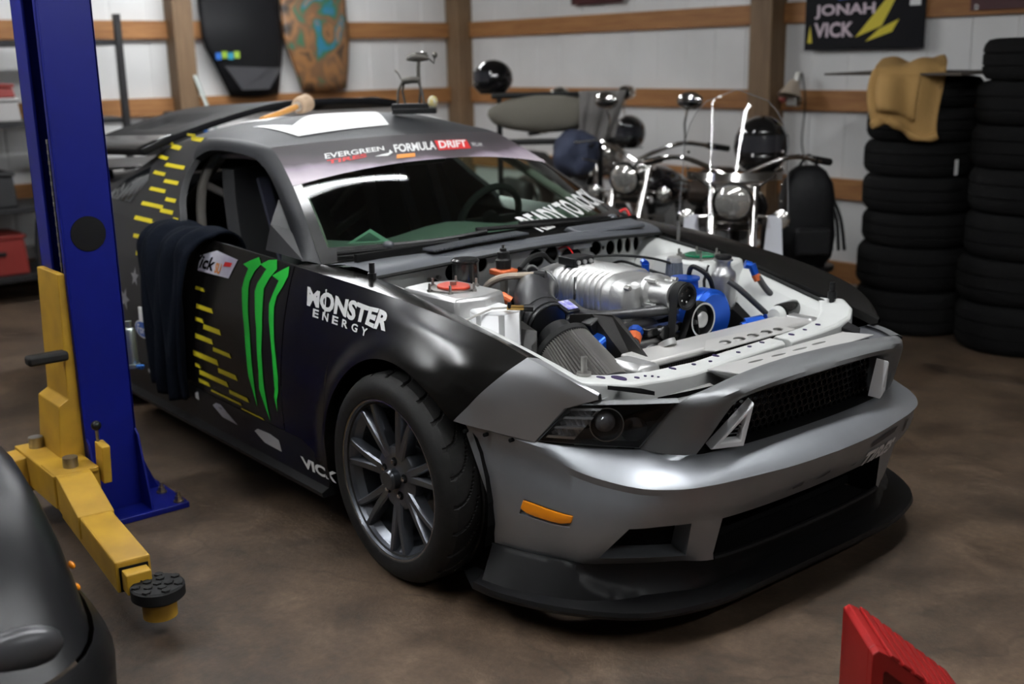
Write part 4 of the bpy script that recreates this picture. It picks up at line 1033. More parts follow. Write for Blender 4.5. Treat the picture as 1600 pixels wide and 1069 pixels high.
build(MB().lathe([(.060, -.03), (.060, .01), (.065, .012), (.065, .02)], o0 - ax * .03, ax, 28), 'filter_collar', M_PLAS, CAR)
u, w_, d_ = MB().frame(ax); NPL = 64; rows = []
for t, R_ in ((0., .085), (.012, .093), (.25, .118), (.262, .114)):
    row = []
    for i in range(NPL * 2):
        a = math.pi * i / NPL; r = R_ * (1. if i % 2 else .945); row.append(tuple(o0 + ax * (t) + (u * math.cos(a) + w_ * math.sin(a)) * r))
    rows.append(row)
flt = build(MB().grid(rows, True), 'cone_filter', mat('pleated_filter_grey', (.085, .08, .075), .45, .35), CAR, smooth=0); flt['label'] = 'pleated grey cone air filter'
build(MB().lathe([(.119, .245), (.121, .26), (.112, .272), (.0, .275)], o0, ax, 36), 'filter_end', M_RUB, flt)
build(MB().lathe([(.086, -.01), (.096, -.004), (.096, .014), (.090, .02)], o0, ax, 36, True), 'filter_rim', M_RUB, flt)
M_CF = mat('black_heat_shield', (.020, .019, .018), .32)
def sheet(pts, th, name, m, par=CAR): 
    a, b, c = V(*pts[0]), V(*pts[1]), V(*pts[2]); n = (b - a).cross(c - a).normalized(); return build(MB().slab(pts, n * th), name, m, par, smooth=0)
sheet([(.20, -.255, .805), (.27, -.235, .810), (.30, -.225, .80), (.555, -.30, .675), (.555, -.30, .58), (.20, -.255, .58)], .004, 'heat_shield', M_CF)
sheet([(.14, -.30, .80), (.20, -.255, .805), (.20, -.255, .60), (.14, -.30, .60)], .004, 'heat_shield', M_CF)
sheet([(.07, -.52, .785), (.10, -.475, .80), (.165, -.465, .775), (.205, -.50, .70), (.24, -.52, .60), (.09, -.57, .60)], .004, 'heat_shield', M_CF)
sheet([(.05, -.60, .74), (.07, -.52, .785), (.09, -.57, .60), (.05, -.62, .60)], .004, 'heat_shield', M_CF)
build(MB().box((.165, -.335, .835), (.075, .055, .012), Matrix.Rotation(.35, 3, 'Y')), 'sensor_box', M_PLAS, CAR, bevel=.003)
build(MB().box((.170, -.333, .8425), (.055, .042, .003), Matrix.Rotation(.35, 3, 'Y')), 'sensor_sticker', mat('violet_label', (.20, .19, .60), .4, col2=(.65, .65, .75), nscale=60), CAR, smooth=0)
# white coolant tank, black canister, pressure regulator
tk = [[(x, y, z) for x, y in ((.0, -.635), (.10, -.655), (.155, -.60), (.15, -.515), (.03, -.50), (.0, -.53))] for z in (.70, .845, .856)]
build(MB().loft(tk), 'coolant_tank', mat('white_plastic', (.86, .86, .87), .4), CAR, bevel=.012, smooth=30)['label'] = 'white plastic tank'
build(MB().tube([(.10, -.70, .838), (.13, -.62, .868), (.165, -.555, .868)], .0035, 6), 'thin_line', M_STEEL, CAR)
build(MB().cyl((.150, -.575, .868), (.185, -.535, .866), .0085, n=10), 'brass_fitting', mat('brass', (.55, .33, .10), .3, 1.), CAR)
build(MB().cyl((.185, -.535, .866), (.205, -.512, .865), .012, n=12).cyl((.158, -.572, .866), (.158, -.572, .885), .006, n=8), 'black_fitting', M_PLAS, CAR)
build(MB().lathe([(.0, 0), (.047, 0), (.047, .085), (.050, .088), (.050, .094), (.042, .100), (.0, .101)], (-.27, -.42, .855), (0, 0, 1), 28), 'black_canister', mat('gloss_black', (.012, .012, .012), .2), CAR)
rg = build(MB().lathe([(.0, 0), (.026, 0), (.028, .03), (.022, .036), (.022, .058), (.012, .062), (.012, .07)], (-.18, -.32, .948 - .03), (0, 0, 1), 24), 'pressure_regulator', M_PLAS, CAR)
build(MB().box((-.18, -.32, .906), (.075, .075, .022)), 'regulator_base', M_ORA, rg, bevel=.006)
build(MB().cyl((-.18, -.32, .985), (-.18, -.32, 1.0), .006, n=8), 'regulator_screw', M_CHR, rg)
build(MB().box((-.18, -.32, .85), (.03, .012, .10)), 'regulator_stand', M_STEEL, rg, smooth=0)
build(MB().tube(catmull([(-.235, -.36, .80), (-.19, -.39, .86), (-.13, -.37, .898), (-.06, -.32, .908), (-.02, -.30, .91)], 6), .0125, 10), 'braided_hose', mat('braided_steel', (.45, .38, .30), .5, .6, bump=.4, bscale=300), CAR)
build(MB().cyl((-.03, -.305, .909), (.005, -.285, .912), .016, n=10), 'hose_end', M_PLAS, CAR)
build(MB().tube(catmull([(-.14, -.28, .915), (-.20, -.18, .935), (-.25, -.08, .93), (-.27, -.03, .90), (-.22, .0, .86)], 6), .009, 8), 'black_line', M_RUB, CAR)
build(MB().tube([(-.23, -.22, .86), (-.15, -.27, .80), (-.02, -.36, .72)], .010, 8), 'black_line', M_RUB, CAR)
def an_hose(pts, r, ends, m=None, name='braided_line'):
    build(MB().tube(catmull(pts, 6), r, 10), name, m or mat('black_braid', (.035, .035, .038), .5, bump=.4, bscale=300), CAR)
    for (p, q, mm) in ends: build(MB().cyl(p, q, r * 1.35, r * 1.2, n=10), 'hose_fitting', mm, CAR, smooth=25)
an_hose([(-.13, -.47, .845), (-.10, -.46, .862), (-.06, -.43, .855)], .013, [((-.16, -.49, .84), (-.09, -.455, .866), M_BLUE), ((-.06, -.43, .852), (-.03, -.41, .835), M_ORA)])
an_hose([(.345, -.21, .735), (.39, -.24, .70), (.43, -.275, .665)], .020, [((.315, -.165, .748), (.335, -.195, .744), M_BLUE), ((.335, -.195, .742), (.355, -.218, .728), M_ORA), ((.40, -.25, .69), (.425, -.27, .672), M_ORA), ((.425, -.272, .672), (.455, -.295, .655), M_BLUE)])
an_hose([(.24, .385, .835), (.27, .42, .80), (.29, .50, .73), (.30, .56, .68)], .011, [])
an_hose([(.22, .58, .82), (.25, .60, .77), (.30, .64, .71), (.34, .66, .68)], .012, [((.185, .545, .868), (.20, .565, .862), M_BLUE), ((.20, .565, .866), (.212, .575, .828), M_BLUE), ((.212, .575, .828), (.222, .58, .806), M_ORA)])
an_hose([(-.02, .235, .815), (-.01, .22, .86)], .011, [((-.01, .215, .885), (-.04, .235, .888), M_BLUE), ((-.01, .215, .885), (-.01, .215, .84), M_BLUE), ((-.01, .215, .842), (-.01, .215, .82), M_ORA)])
an_hose([(.30, .40, .665), (.33, .46, .68), (.36, .52, .66)], .022, [((.30, .42, .67), (.34, .47, .685), M_BLUE), ((.34, .47, .685), (.37, .52, .67), M_BLUE)], M_BLUE, 'blue_elbow')
# thick black hose in front of the blower
build(MB().tube(catmull([(.06, -.225, .815), (.11, -.235, .800), (.17, -.225, .79), (.24, -.16, .795), (.29, -.09, .80), (.33, -.03, .805)], 6), .018, 12), 'coolant_hose', mat('black_silicone', (.028, .028, .030), .36), CAR)
# actuator box, sensors, lines on the blower
bx_ = build(MB().box((-.11, -.04, .922), (.085, .10, .03)), 'actuator_box', M_PLAS, CAR, bevel=.004)
for k in range(3): build(MB().cyl((-.067, -.07 + .03 * k, .92), (-.060, -.07 + .03 * k, .92), .008, n=10), 'connector', M_ALU, bx_)
build(MB().tube(catmull([(-.11, .02, .925), (-.05, .12, .925), (.02, .22, .91), (.08, .30, .88)], 6), .005, 6), 'black_line', M_RUB, CAR)
build(MB().cyl((-.17, -.20, .895), (-.12, -.24, .905), .022, n=14), 'throttle_motor', M_ALU, CAR)
build(MB().cyl((-.12, -.24, .905), (-.10, -.255, .908), .019, n=14).box((-.15, -.27, .897), (.06, .04, .022)), 'throttle_connector', M_PLAS, CAR, bevel=.003)
build(MB().tube(catmull([(-.43, .16, .90), (-.36, .14, .92), (-.30, .12, .90), (-.27, .11, .86)], 6), .003, 6), 'red_wire', mat('red_plastic', (.6, .02, .02), .35), CAR)
build(MB().box((.10, -.15, .765), (.16, .02, .02)).cyl((.18, -.165, .775), (.20, -.165, .775), .012, n=10), 'fuel_rail', M_STEEL, CAR, bevel=.003)
build(MB().cyl((.045, -.19, .82), (.05, -.19, .90), .006, n=8), 'dipstick', M_CHR, CAR)
build(MB().tube([(.20, -.10, .76), (.25, -.06, .80), (.29, -.04, .815)], .007, 8), 'water_bridge', M_ALU, CAR)
# far side: breather filter, catch can, remote oil filter
br = build(MB().lathe([(.0, 0), (.018, 0), (.018, .02), (.032, .022), (.033, .028)], (.055, .30, .80), (0, 0, 1), 28), 'breather', M_ALU, CAR)
rows = []
for z, r in ((.828, .031), (.832, .034), (.888, .030), (.892, .028)): rows.append([(.055 + r * (1 if i % 2 else .93) * math.cos(math.pi * i / 22), .30 + r * (1 if i % 2 else .93) * math.sin(math.pi * i / 22), z) for i in range(44)])
build(MB().grid(rows, True), 'breather_pleats', mat('blue_grey_pleats', (.10, .115, .14), .5, .3), br, smooth=0)
build(MB().lathe([(.029, .092), (.027, .108), (.020, .112), (.0, .113)], (.055, .30, .80), (0, 0, 1), 28), 'breather_top', M_ALU, br)
build(MB().box((.055, .30, .79), (.13, .09, .022)), 'breather_bracket', M_ALU, br, bevel=.005)
cc = build(MB().lathe([(.0, 0), (.018, 0), (.022, .02), (.047, .045), (.050, .05), (.050, .195), (.046, .21), (.032, .222), (.028, .235), (.028, .25), (.036, .252), (.036, .258), (.0, .26)], (.11, .51, .625), (0, 0, 1), 36), 'catch_can', mat('satin_can', (.42, .42, .42), .36, .9), CAR); cc['label'] = 'brushed aluminium catch can'
build(MB().cyl((.11, .51, .595), (.11, .51, .63), .018, n=14), 'can_fitting', M_BLUE, cc)
build(MB().lathe([(.018, 0), (.032, .006), (.030, .016), (.0, .02)], (.11, .51, .882), (0, 0, 1), 14), 'can_cap', M_PLAS, cc)
build(MB().tube([(.075, .47, .86), (.065, .455, .80), (.075, .455, .70)], .006, 6), 'can_sight_tube', M_RUB, cc)
of = build(MB().lathe([(.0, 0), (.036, 0), (.038, .01), (.038, .15), (.034, .158), (.0, .16)], (.385, .50, .715), (-.15, 1, -.02), 28), 'oil_filter', mat('gloss_black', (.012, .012, .012), .2), CAR)
build(MB().lathe([(.0, 0), (.026, 0), (.034, .02), (.034, .03)], (.39, .462, .715), (-.15, 1, -.02), 24), 'filter_mount', M_WPAINT, of)
# wiring around the bay
for pts in ([(-.42, -.45, .86), (-.35, -.40, .82), (-.30, -.33, .78)], [(.12, .42, .70), (.20, .40, .76), (.27, .37, .73)], [(-.40, .40, .80), (-.30, .38, .84), (-.18, .40, .82), (-.05, .42, .80)]):
    build(MB().tube(catmull(pts, 6), .006, 6), 'wire', M_RUB, CAR)
for x, y, z in ((-.44, -.46, .86), (-.44, -.42, .865), (-.445, .20, .905), (-.445, .33, .895), (-.445, .68, .86)):
    build(MB().cyl((x, y, z), (x + .015, y, z), .008, n=8), 'stud', M_STEEL, CAR)
# ------------------------------------------------------------------ cowl, wipers
def cowl_row(t, dz=0.):
    r = []
    for u in frange(-1, 1, 36):
        a = V(*wscreen(u, 0.)); fy = u * .715
        b = V(-.345 - .06 * abs(u) ** 3, fy, lerp(.958, .925, abs(u) ** 2))
        p = a.lerp(b, t); r.append((p.x, p.y, p.z + dz + .012 * math.sin(math.pi * t)))
    return r
ck = build(MB().grid([cowl_row(0, -.012), cowl_row(.15), cowl_row(.4), cowl_row(.7), cowl_row(.92, -.002), cowl_row(1., -.014), [(p[0] - .01, p[1], p[2] - .03) for p in cowl_row(1.)]]), 'cowl', M_COWL, CAR, smooth=35); ck['label'] = 'dark grey cowl panel under the windscreen'
build(MB().tube([(p[0] + .004, p[1], p[2] - .02) for p in cowl_row(1.)], .007, 6), 'hood_seal', M_RUB, CAR)
vent = build(MB().grid([[(lerp(-.475, -.395, t) + .0 * y, y, lerp(.972, .972, t) + .0035 - .03 * (y / .7) ** 2 * 1.1 + .004 * t) for y in frange(-.46, -.02, 12)] for t in (0, .5, 1)]), 'cowl_vent', M_DARK, ck, solid=.003)
for k in range(40):
    y = -.455 + k * .0111
    build(MB().box((-.435, y, .983 - .03 * (y / .7) ** 2 * 1.1), (.078, .004, .008)), 'vent_slat', M_COWL, vent, smooth=0)
build(MB().loft([[(-.50, y, .955), (-.38, y, .945), (-.38, y, .962), (-.47, y, .976)] for y in (.24, .60)]), 'cowl_box', M_COWL, ck, bevel=.008)
def wiper(p, arm0, bl0, bl1):
    pts = [V(*wscreen(*q)) + V(.012, 0, .016) for q in arm0]
    w = build(MB().tube(catmull([tuple(q) for q in pts], 5), .008, 6), 'wiper', M_PLAS, CAR)
    build(MB().ball(tuple(pts[0]), .022, 12, 8, (1, 1, .7)), 'wiper_pivot', M_COWL, w)
    b = [V(*wscreen(lerp(bl0[0], bl1[0], t), lerp(bl0[1], bl1[1], t))) + V(.008, 0, .012) for t in frange(0, 1, 10)]
    build(MB().tube([tuple(q) for q in b], .009, 6), 'wiper_blade', M_RUB, w)
wiper(0, [(-.70, .06), (-.5, .055), (-.33, .062), (-.18, .075)], (-.93, .045), (-.36, .04))
wiper(0, [(.80, .03), (.55, .06), (.30, .085), (.05, .10)], (-.22, .10), (.88, .03))
# battered cord on the far pillar
build(MB().tube(catmull([(-.70, .765, .965), (-.68, .78, .975), (-.665, .79, .95), (-.66, .785, .93)], 5), .007, 6), 'red_cord', mat('red_plastic', (.6, .02, .02), .35), CAR)
# ------------------------------------------------------------------ cabin
M_CAGE = mat('beige_cage_paint', (.42, .39, .35), .4)
M_SEAT = mat('black_seat_cloth', (.012, .012, .013), .85)
for s in (-1, 1):
    build(MB().tube(catmull([(-1.98, s * .60, .25), (-1.98, s * .62, .80), (-1.99, s * .61, 1.05), (-1.98, s * .55, 1.20), (-1.96, s * .44, 1.255), (-1.96, 0, 1.265)], 6), .022, 10), 'roll_cage_hoop', M_CAGE, CAR)
    build(MB().tube(catmull([(-1.96, s * .50, 1.235), (-1.6, s * .55, 1.255), (-1.35, s * .53, 1.235), (-1.05, s * .60, 1.10), (-.78, s * .68, .93), (-.70, s * .70, .70), (-.70, s * .70, .25)], 6), .02, 10), 'roll_cage_side_bar', M_CAGE, CAR)
    build(MB().tube([(-1.98, s * .60, .80), (-1.3, s * .66, .50), (-.72, s * .69, .42)], .02, 10), 'roll_cage_door_bar', M_CAGE, CAR)
    build(MB().tube([(-1.98, s * .50, 1.22), (-2.5, s * .48, .95), (-2.75, s * .45, .75)], .02, 10), 'roll_cage_rear_stay', M_CAGE, CAR)
build(MB().tube([(-1.98, -.58, 1.10), (-1.98, .58, .45)], .018, 10), 'roll_cage_diagonal', M_CAGE, CAR)
build(MB().tube([(-1.98, .58, 1.10), (-1.98, -.58, .45)], .018, 10), 'roll_cage_diagonal', M_CAGE, CAR)
for s in (-1, 1):
    y = s * .36
    st_ = build(MB().loft([[(-1.45 + a, y + b, z) for a, b in ((-.05, -.24), (.38, -.22), (.38, .22), (-.05, .24))] for z in (.28, .46)]), 'seat', M_SEAT, CAR, bevel=.04)
    build(MB().loft([[(-1.45 - .32 * t - q, y + w * (1 - .25 * t ** 3), .46 + .72 * t) for q, w in ((0, -.25), (.10, -.26), (.14, 0), (.10, .26), (0, .25), (.05, 0))] for t in frange(0, 1, 6)]), 'seat_back', M_SEAT, st_, smooth=40)
    for hy in (-.09, .09): build(MB().box((-1.57, y + hy, .86), (.02, .05, .62), Matrix.Rotation(-.42, 3, 'Y')), 'harness_strap', mat('harness_dark', (.03, .03, .05), .8), st_, smooth=0)
dash = []
for y in frange(-.72, .72, 14):
    b = .02 * math.cos(y * 9)
    dash.append([(-.56, y, .90), (-.75, y, .945 + b * .3), (-.95, y, .955 + b), (-1.04, y, .93 + b), (-1.06, y, .85), (-1.0, y, .62), (-.6, y, .6)])
build(MB().loft(dash), 'dashboard', mat('dash_grey', (.20, .24, .21), .75), CAR, smooth=40)
sw = V(-1.12, .36, .93); an = V(-.9, 0, .35).normalized(); uu, ww, _ = MB().frame(an)
build(MB().tube([tuple(sw + (uu * math.cos(i * math.pi / 14) + ww * math.sin(i * math.pi / 14)) * .165) for i in range(28)], .016, 8, True), 'steering_wheel', M_SEAT, CAR)
build(MB().lathe([(.045, -.02), (.045, .01), (.0, .012)], sw, an, 16).box(tuple(sw), (.02, .30, .03)), 'steering_boss', M_PLAS, CAR)
build(MB().box((-1.10, 0, 1.235), (.03, .22, .06)), 'interior_mirror', M_PLAS, CAR, bevel=.012)
build(MB().box((-2.3, 0, .62), (.9, 1.3, .04)).box((-1.3, 0, .30), (1.4, .22, .16)), 'cabin_floor', M_DARK, CAR, smooth=0)
build(MB().grid([[V(*roofpt(u, v)) - V(0, 0, .03) for u in frange(-.97, .97, 12)] for v in frange(0.02, 1, 6)]), 'headliner', M_DARK, CAR)
sgn = decal('triangle_sticker', [([(-.86, .13), (-.66, .115), (-.72, .215)], [(0, 1, 2)])], wsp(-.003), mat('sticker_green', (.22, .36, .28), .6), CAR)
decal('sticker_centre', [([(-.82, .137), (-.70, .128), (-.735, .19)], [(0, 1, 2)])], wsp(-.001), mat('sticker_dark', (.05, .09, .07), .6), sgn)
# ------------------------------------------------------------------ things on the race car
RTD = V(.632, .775, 0)          # level direction used to lay out small figures that face the room
rows = []
for a in frange(0, 1, 18):
    row = []
    for u in frange(-1, 1, 28):
        yw = .72 * (1 - .06 * a); z = 1.335 + .085 * u + .085 * (1 - abs(u) ** 2.5) - .05 * a + .02 * math.exp(-((u) / .35) ** 2)
        if abs(abs(u) - .45) < .16 and .25 < a < .75: z -= .022
        row.append((-2.36 - 1.08 * a, yw * u, z))
    rows.append(row)
hood = tag(build(MB().grid(rows), 'car_hood', mat('charcoal_hood', (.008, .008, .009), .5, spec=.05), None, smooth=40, solid=.03, soff=-1, bevel=.004), 'detached charcoal hood lying across the tail of the race car', 'hood')
for s in (-1, 1):
    build(MB().grid([[(-2.36 - 1.08 * a, s * .70 * (1 - .06 * a) * k, 1.338 + .085 * s * k + .085 * (1 - abs(k) ** 2.5) - .05 * a) for a in frange(0, 1, 10)] for k in (.80, .9, 1.02)]), 'hood_edge', mat('black_gloss_trim', (.008, .008, .008), .25), hood, solid=.006, soff=1)
# mallet
mal = thing('mallet', 'mallet with orange handle and beige head lying on the car roof', 'mallet', (-2.02, -.15, 1.375))
h0, h1 = V(-1.95, -.30, 1.378), V(-2.10, -.04, 1.424)
build(MB().tube([tuple(h0), tuple(h0.lerp(h1, .5)), tuple(h1)], [.017, .013, .015], 10), 'handle', mat('orange_wood', (.55, .26, .06), .45), mal)
build(MB().cyl(tuple(h1), tuple(h1 + (h1 - h0).normalized() * .025), .021, n=14), 'ferrule', M_ALU, mal)
hd = (h1 - h0).normalized(); build(MB().lathe([(.028, .02), (.04, .03), (.043, .05), (.043, .105), (.038, .112), (.0, .113)], tuple(h1), tuple(hd), 20), 'head', mat('beige_rubber', (.42, .30, .20), .7), mal)
# little dog welded from steel on a black base
B0 = V(-1.50, .24, 1.395)
dog = thing('dog_figurine', 'small welded steel dog figurine on a black base on the roof', 'figurine', tuple(B0))
R3 = Matrix.Rotation(math.atan2(RTD.y, RTD.x), 3, 'Z')
def dp(a, z, d=0.): p = B0 + RTD * a + V(0, 0, z) + V(-.775, .632, 0) * d; return tuple(p)
build(MB().box(dp(.0, .012), (.20, .09, .024), R3).box(dp(-.02, .03), (.17, .07, .03), R3), 'base', M_PLAS, dog, bevel=.003)
M_DOG = mat('dark_welded_steel', (.09, .085, .075), .45, .8)
build(MB().tube([dp(-.055, .145), dp(-.01, .15), dp(.03, .15)], .016, 10), 'body', M_DOG, dog)
for a, b, d in ((-.05, -.075, -.02), (-.045, -.045, .02), (.02, .045, -.02), (.025, .02, .02)): build(MB().tube([dp(a, .145, d * .5), dp((a + b) / 2 + (.005 if a > 0 else -.01), .10, d), dp(b, .045, d)], .006, 6), 'leg', M_DOG, dog)
build(MB().tube([dp(.02, .15), dp(.022, .20), dp(.025, .235)], .009, 8), 'neck', M_DOG, dog)
build(MB().tube([dp(-.03, .245), dp(.0, .25), dp(.035, .25), dp(.07, .246)], [.010, .020, .022, .012], 10).box(dp(.04, .265), (.05, .03, .012), R3), 'head', M_DOG, dog)
build(MB().ball(dp(.045, .262), .014, 10, 6), 'eye', M_CHR, dog)
build(MB().tube([dp(-.055, .15), dp(-.07, .18), dp(-.085, .195)], .004, 6), 'tail', M_DOG, dog)
build(MB().tube([dp(.07, .245), dp(.095, .222), dp(.098, .25)], .005, 6).ball(dp(.10, .258), .013, 10, 6), 'bone', M_DOG, dog)
toy = build(MB().ball(dp(.085, .052, -.03), .024, 12, 8, (1, 1, 1.2)), 'toy_ball', mat('painted_toy', (.45, .36, .10), .4, col2=(.55, .6, .65), nscale=40), None)
tag(toy, 'small multicoloured toy beside the steel dog figurine', 'toy')
# dark jacket over the door sill
prof = [(-.70, .78), (-.72, .90), (-.765, .952), (-.83, .968), (-.89, .952), (-.94, .905), (-.955, .84), (-.965, .72), (-.97, .60), (-.972, .48), (-.972, .38), (-.965, .29)]
cp = catmull([(0, y, z) for y, z in prof], 4); rows = []
for i, p in enumerate(cp):
    t = i / (len(cp) - 1); xl = lerp(-1.80, -1.88, sstep(t * 3)); xr = lerp(-1.38, -1.32, sstep(t * 3))
    if t > .35: k = (t - .35) / .65; xl = lerp(-1.88, -1.76, k ** .8); xr = lerp(-1.32, -1.46, k ** .5)
    row = []
    for j in range(37):
        s = j / 36; w = .012 + .022 * t
        f = w * (math.sin(s * 21 + 1.5 * math.sin(t * 5)) * .6 + math.sin(s * 37 + t * 4) * .4)
        e = .025 * (1 - (2 * s - 1) ** 4)
        row.append((lerp(xl, xr, s) + .012 * math.sin(t * 9 + s * 3), p.y - (e + f if t > .25 else e * .3 + f * .4), p.z + (.01 * math.sin(s * 9) + (.02 * math.sin(s * 6) if t > .95 else 0)) + (.012 * (1 - (2 * s - 1) ** 2) if .1 < t < .45 else 0)))
    rows.append(row)
jk = tag(build(MB().grid(rows), 'jacket', mat('navy_jacket_cloth', (.0035, .005, .009), .95, bump=.3, bscale=60, spec=.08), None, smooth=60, solid=.012, soff=1), 'dark navy jacket draped over the door of the race car', 'jacket')
build(MB().box((-1.80, -1.008, .60), (.045, .012, .06)), 'care_label', M_WHITE, jk, bevel=.003)

# ------------------------------------------------------------------ two post lift
M_LBLUE = mat('blue_lift_paint', (.002, .006, .15), .42, noise=.15, nscale=4, spec=.3)
M_LYEL = mat('yellow_lift_paint', (.47, .27, .02), .5, noise=.25, nscale=7, col2=(.36, .20, .02))
lift = thing('vehicle_lift', 'blue post of a vehicle lift with yellow carriage and swing arms', 'lift', (-1.28, -1.41, 0))
X0, X1, Y0, Y1, HL = -1.42, -1.15, -1.507, -1.318, 3.3
mb = MB()
mb.box((X1 - .005, (Y0 + Y1) / 2, HL / 2), (.010, Y1 - Y0, HL)); mb.box((X0 + .005, (Y0 + Y1) / 2, HL / 2), (.010, Y1 - Y0, HL))
mb.box(((X0 + X1) / 2, Y1 - .005, HL / 2), (X1 - X0, .010, HL)); mb.box((-1.36, Y0 + .005, HL / 2), (.12, .010, HL)); mb.box((-1.163, Y0 + .005, HL / 2), (.03, .010, HL))
build(mb, 'column', M_LBLUE, lift, smooth=0, bevel=.003)
build(MB().box((-1.25, -1.40, HL / 2), (.06, .10, HL - .1)), 'column_inside', M_DARK, lift, smooth=0)
mb = MB()
for k in range(26): mb.box((-1.225, -1.492, .93 + k * .018), (.018 if k % 2 else .010, .012, .016))
build(mb, 'lift_chain', M_STEEL, lift, smooth=0)
build(MB().lathe([(.062, 0), (.062, .003), (.0, .003)], (-1.15, -1.415, 1.059), (1, 0, 0), 36), 'round_cover', M_PLAS, lift)
build(MB().box((-1.285, -1.345, .011), (.50, .32, .022)), 'base_plate', M_LBLUE, lift, smooth=0, bevel=.003)
for y in (Y0 + .004, Y1 - .004):
    build(MB().slab([(X1, y - .004, .022), (X1 + .10, y - .004, .022), (X1 + .095, y - .004, .05), (X1 + .025, y - .004, .30), (X1, y - .004, .32)], (0, .008, 0)), 'gusset', M_LBLUE, lift, smooth=0, bevel=.001)
build(MB().slab([(-1.28, Y1, .022), (-1.28, Y1 + .11, .022), (-1.28, Y1 + .10, .04), (-1.28, Y1 + .02, .26), (-1.28, Y1, .28)], (.01, 0, 0)), 'gusset', M_LBLUE, lift, smooth=0)
for x, y in ((-1.065, -1.475), (-1.065, -1.215), (-1.20, -1.225), (-1.50, -1.215)):
    build(MB().cyl((x, y, .022), (x, y, .027), .020, n=14).cyl((x, y, .027), (x, y, .045), .013, n=6).cyl((x, y, .045), (x, y, .062), .007, n=8), 'anchor_bolt', mat('zinc_bolt', (.50, .42, .28), .35, 1.), lift, smooth=30)
build(MB().lathe([(.02, 0), (.024, .01), (.024, .15), (.020, .16), (.012, .165), (.012, .19)], (-1.44, -1.20, .47), (0, 0, 1), 18).lathe([(.03, 0), (.03, .012)], (-1.44, -1.20, .475), (0, 0, 1), 18), 'hydraulic_fitting', mat('pale_steel', (.45, .5, .48), .35, .9), lift)
build(MB().tube(catmull([(-1.44, -1.20, .48), (-1.43, -1.17, .465), (-1.41, -1.17, .48), (-1.40, -1.20, .485)], 5), .006, 6), 'blue_clip', mat('blue_plastic', (.05, .18, .55), .4), lift)
# carriage
car_ = build(MB().loft([[(x, y, z) for x, y in ((-1.40, -1.505), (-1.17, -1.505), (-1.17, -1.530 - w), (-1.40, -1.530 - w))] for z, w in ((.20, .07), (.45, .05), (.47, .015), (.925, .0))]), 'carriage', M_LYEL, lift, smooth=0, bevel=.004)
build(MB().box((-1.17, -1.60, .635), (.055, .14, .035)), 'rubber_guard', M_RUB, car_, bevel=.01)
build(MB().box((-1.21, -1.60, .20), (.44, .16, .12)).box((-1.06, -1.60, .255), (.16, .15, .018)).box((-1.06, -1.60, .145), (.16, .15, .018)), 'arm_yoke', M_LYEL, car_, smooth=0, bevel=.004)
build(MB().cyl((-1.045, -1.60, .26), (-1.045, -1.60, .30), .026, n=18), 'pivot_pin', M_STEEL, car_)
build(MB().cyl((-1.36, -1.62, .26), (-1.36, -1.62, .30), .026, n=18), 'pivot_pin', M_STEEL, car_)
build(MB().box((-1.00, -1.50, .27), (.07, .03, .14), Matrix.Rotation(.12, 3, 'Y')), 'lock_plate', M_LYEL, car_, smooth=0, bevel=.003)
build(MB().cyl((-1.02, -1.505, .33), (-1.02, -1.505, .39), .006, n=8), 'lock_rod', M_STEEL, car_)
build(MB().ball((-1.02, -1.505, .40), .018, 12, 8), 'lock_knob', M_PLAS, car_)
def beam_box(p0, p1, w, zt, zb, name, m, par, **k):
    d = (V(*p1) - V(*p0)).normalized(); n = V(-d.y, d.x, 0)
    def ring(p, a, b): return [tuple(V(p[0], p[1], a) + n * w / 2), tuple(V(p[0], p[1], a) - n * w / 2), tuple(V(p[0], p[1], b) - n * w / 2), tuple(V(p[0], p[1], b) + n * w / 2)]
    return build(MB().loft([ring(p0, zb, zt), ring(p1, zb, zt)]), name, m, par, smooth=0, **k)
arm = beam_box((-.98, -1.615), (-.275, -1.685), .105, .205, .105, 'swing_arm', M_LYEL, lift, bevel=.006)
d_ = V(.705, -.07, 0).normalized(); n_ = V(-d_.y, d_.x, 0)
def rr_(t, zt): c = V(-1.05, -1.608, 0) + d_ * t; return [tuple(c + n_ * .058 + V(0, 0, .13)), tuple(c - n_ * .058 + V(0, 0, .13)), tuple(c - n_ * .058 + V(0, 0, zt)), tuple(c + n_ * .058 + V(0, 0, zt))]
build(MB().loft([rr_(-.02, .262), rr_(.10, .262), rr_(.12, .258), rr_(.34, .212), rr_(.36, .208)]), 'arm_bracket', M_LYEL, arm, smooth=0, bevel=.004)
beam_box((-.30, -1.683), (-.22, -1.690), .075, .180, .115, 'arm_extension', M_LYEL, arm, bevel=.004)
beam_box((-.272, -1.686), (-.268, -1.6865), .085, .187, .110, 'arm_mouth', M_DARK, arm)
pc = (-.175, -1.655)
build(MB().lathe([(.05, .05), (.05, .105), (.035, .11)], (*pc, 0), (0, 0, 1), 28), 'pad_cup', M_LYEL, arm)
pad = build(MB().lathe([(.070, .108), (.078, .115), (.078, .145), (.072, .150), (.0, .150)], (*pc, 0), (0, 0, 1), 32), 'rubber_pad', M_RUB, arm)
for k in range(14):
    r, a = ((.0, 0.), (.032, 1.0))[min(k, 1)] if k < 2 else ((.034, k * 1.2566) if k < 7 else (.062, k * .8976))
    build(MB().lathe([(.014, 0), (.013, .007), (.0, .008)], (pc[0] + r * math.cos(a), pc[1] + r * math.sin(a), .148), (0, 0, 1), 6), 'pad_lug', M_RUB, pad, smooth=0)
arm2 = beam_box((-1.36, -1.63), (-1.20, -2.45), .105, .215, .115, 'swing_arm', M_LYEL, lift, bevel=.006)
beam_box((-1.37, -1.60), (-1.32, -1.86), .12, .25, .12, 'arm_bracket', M_LYEL, arm2, bevel=.004)

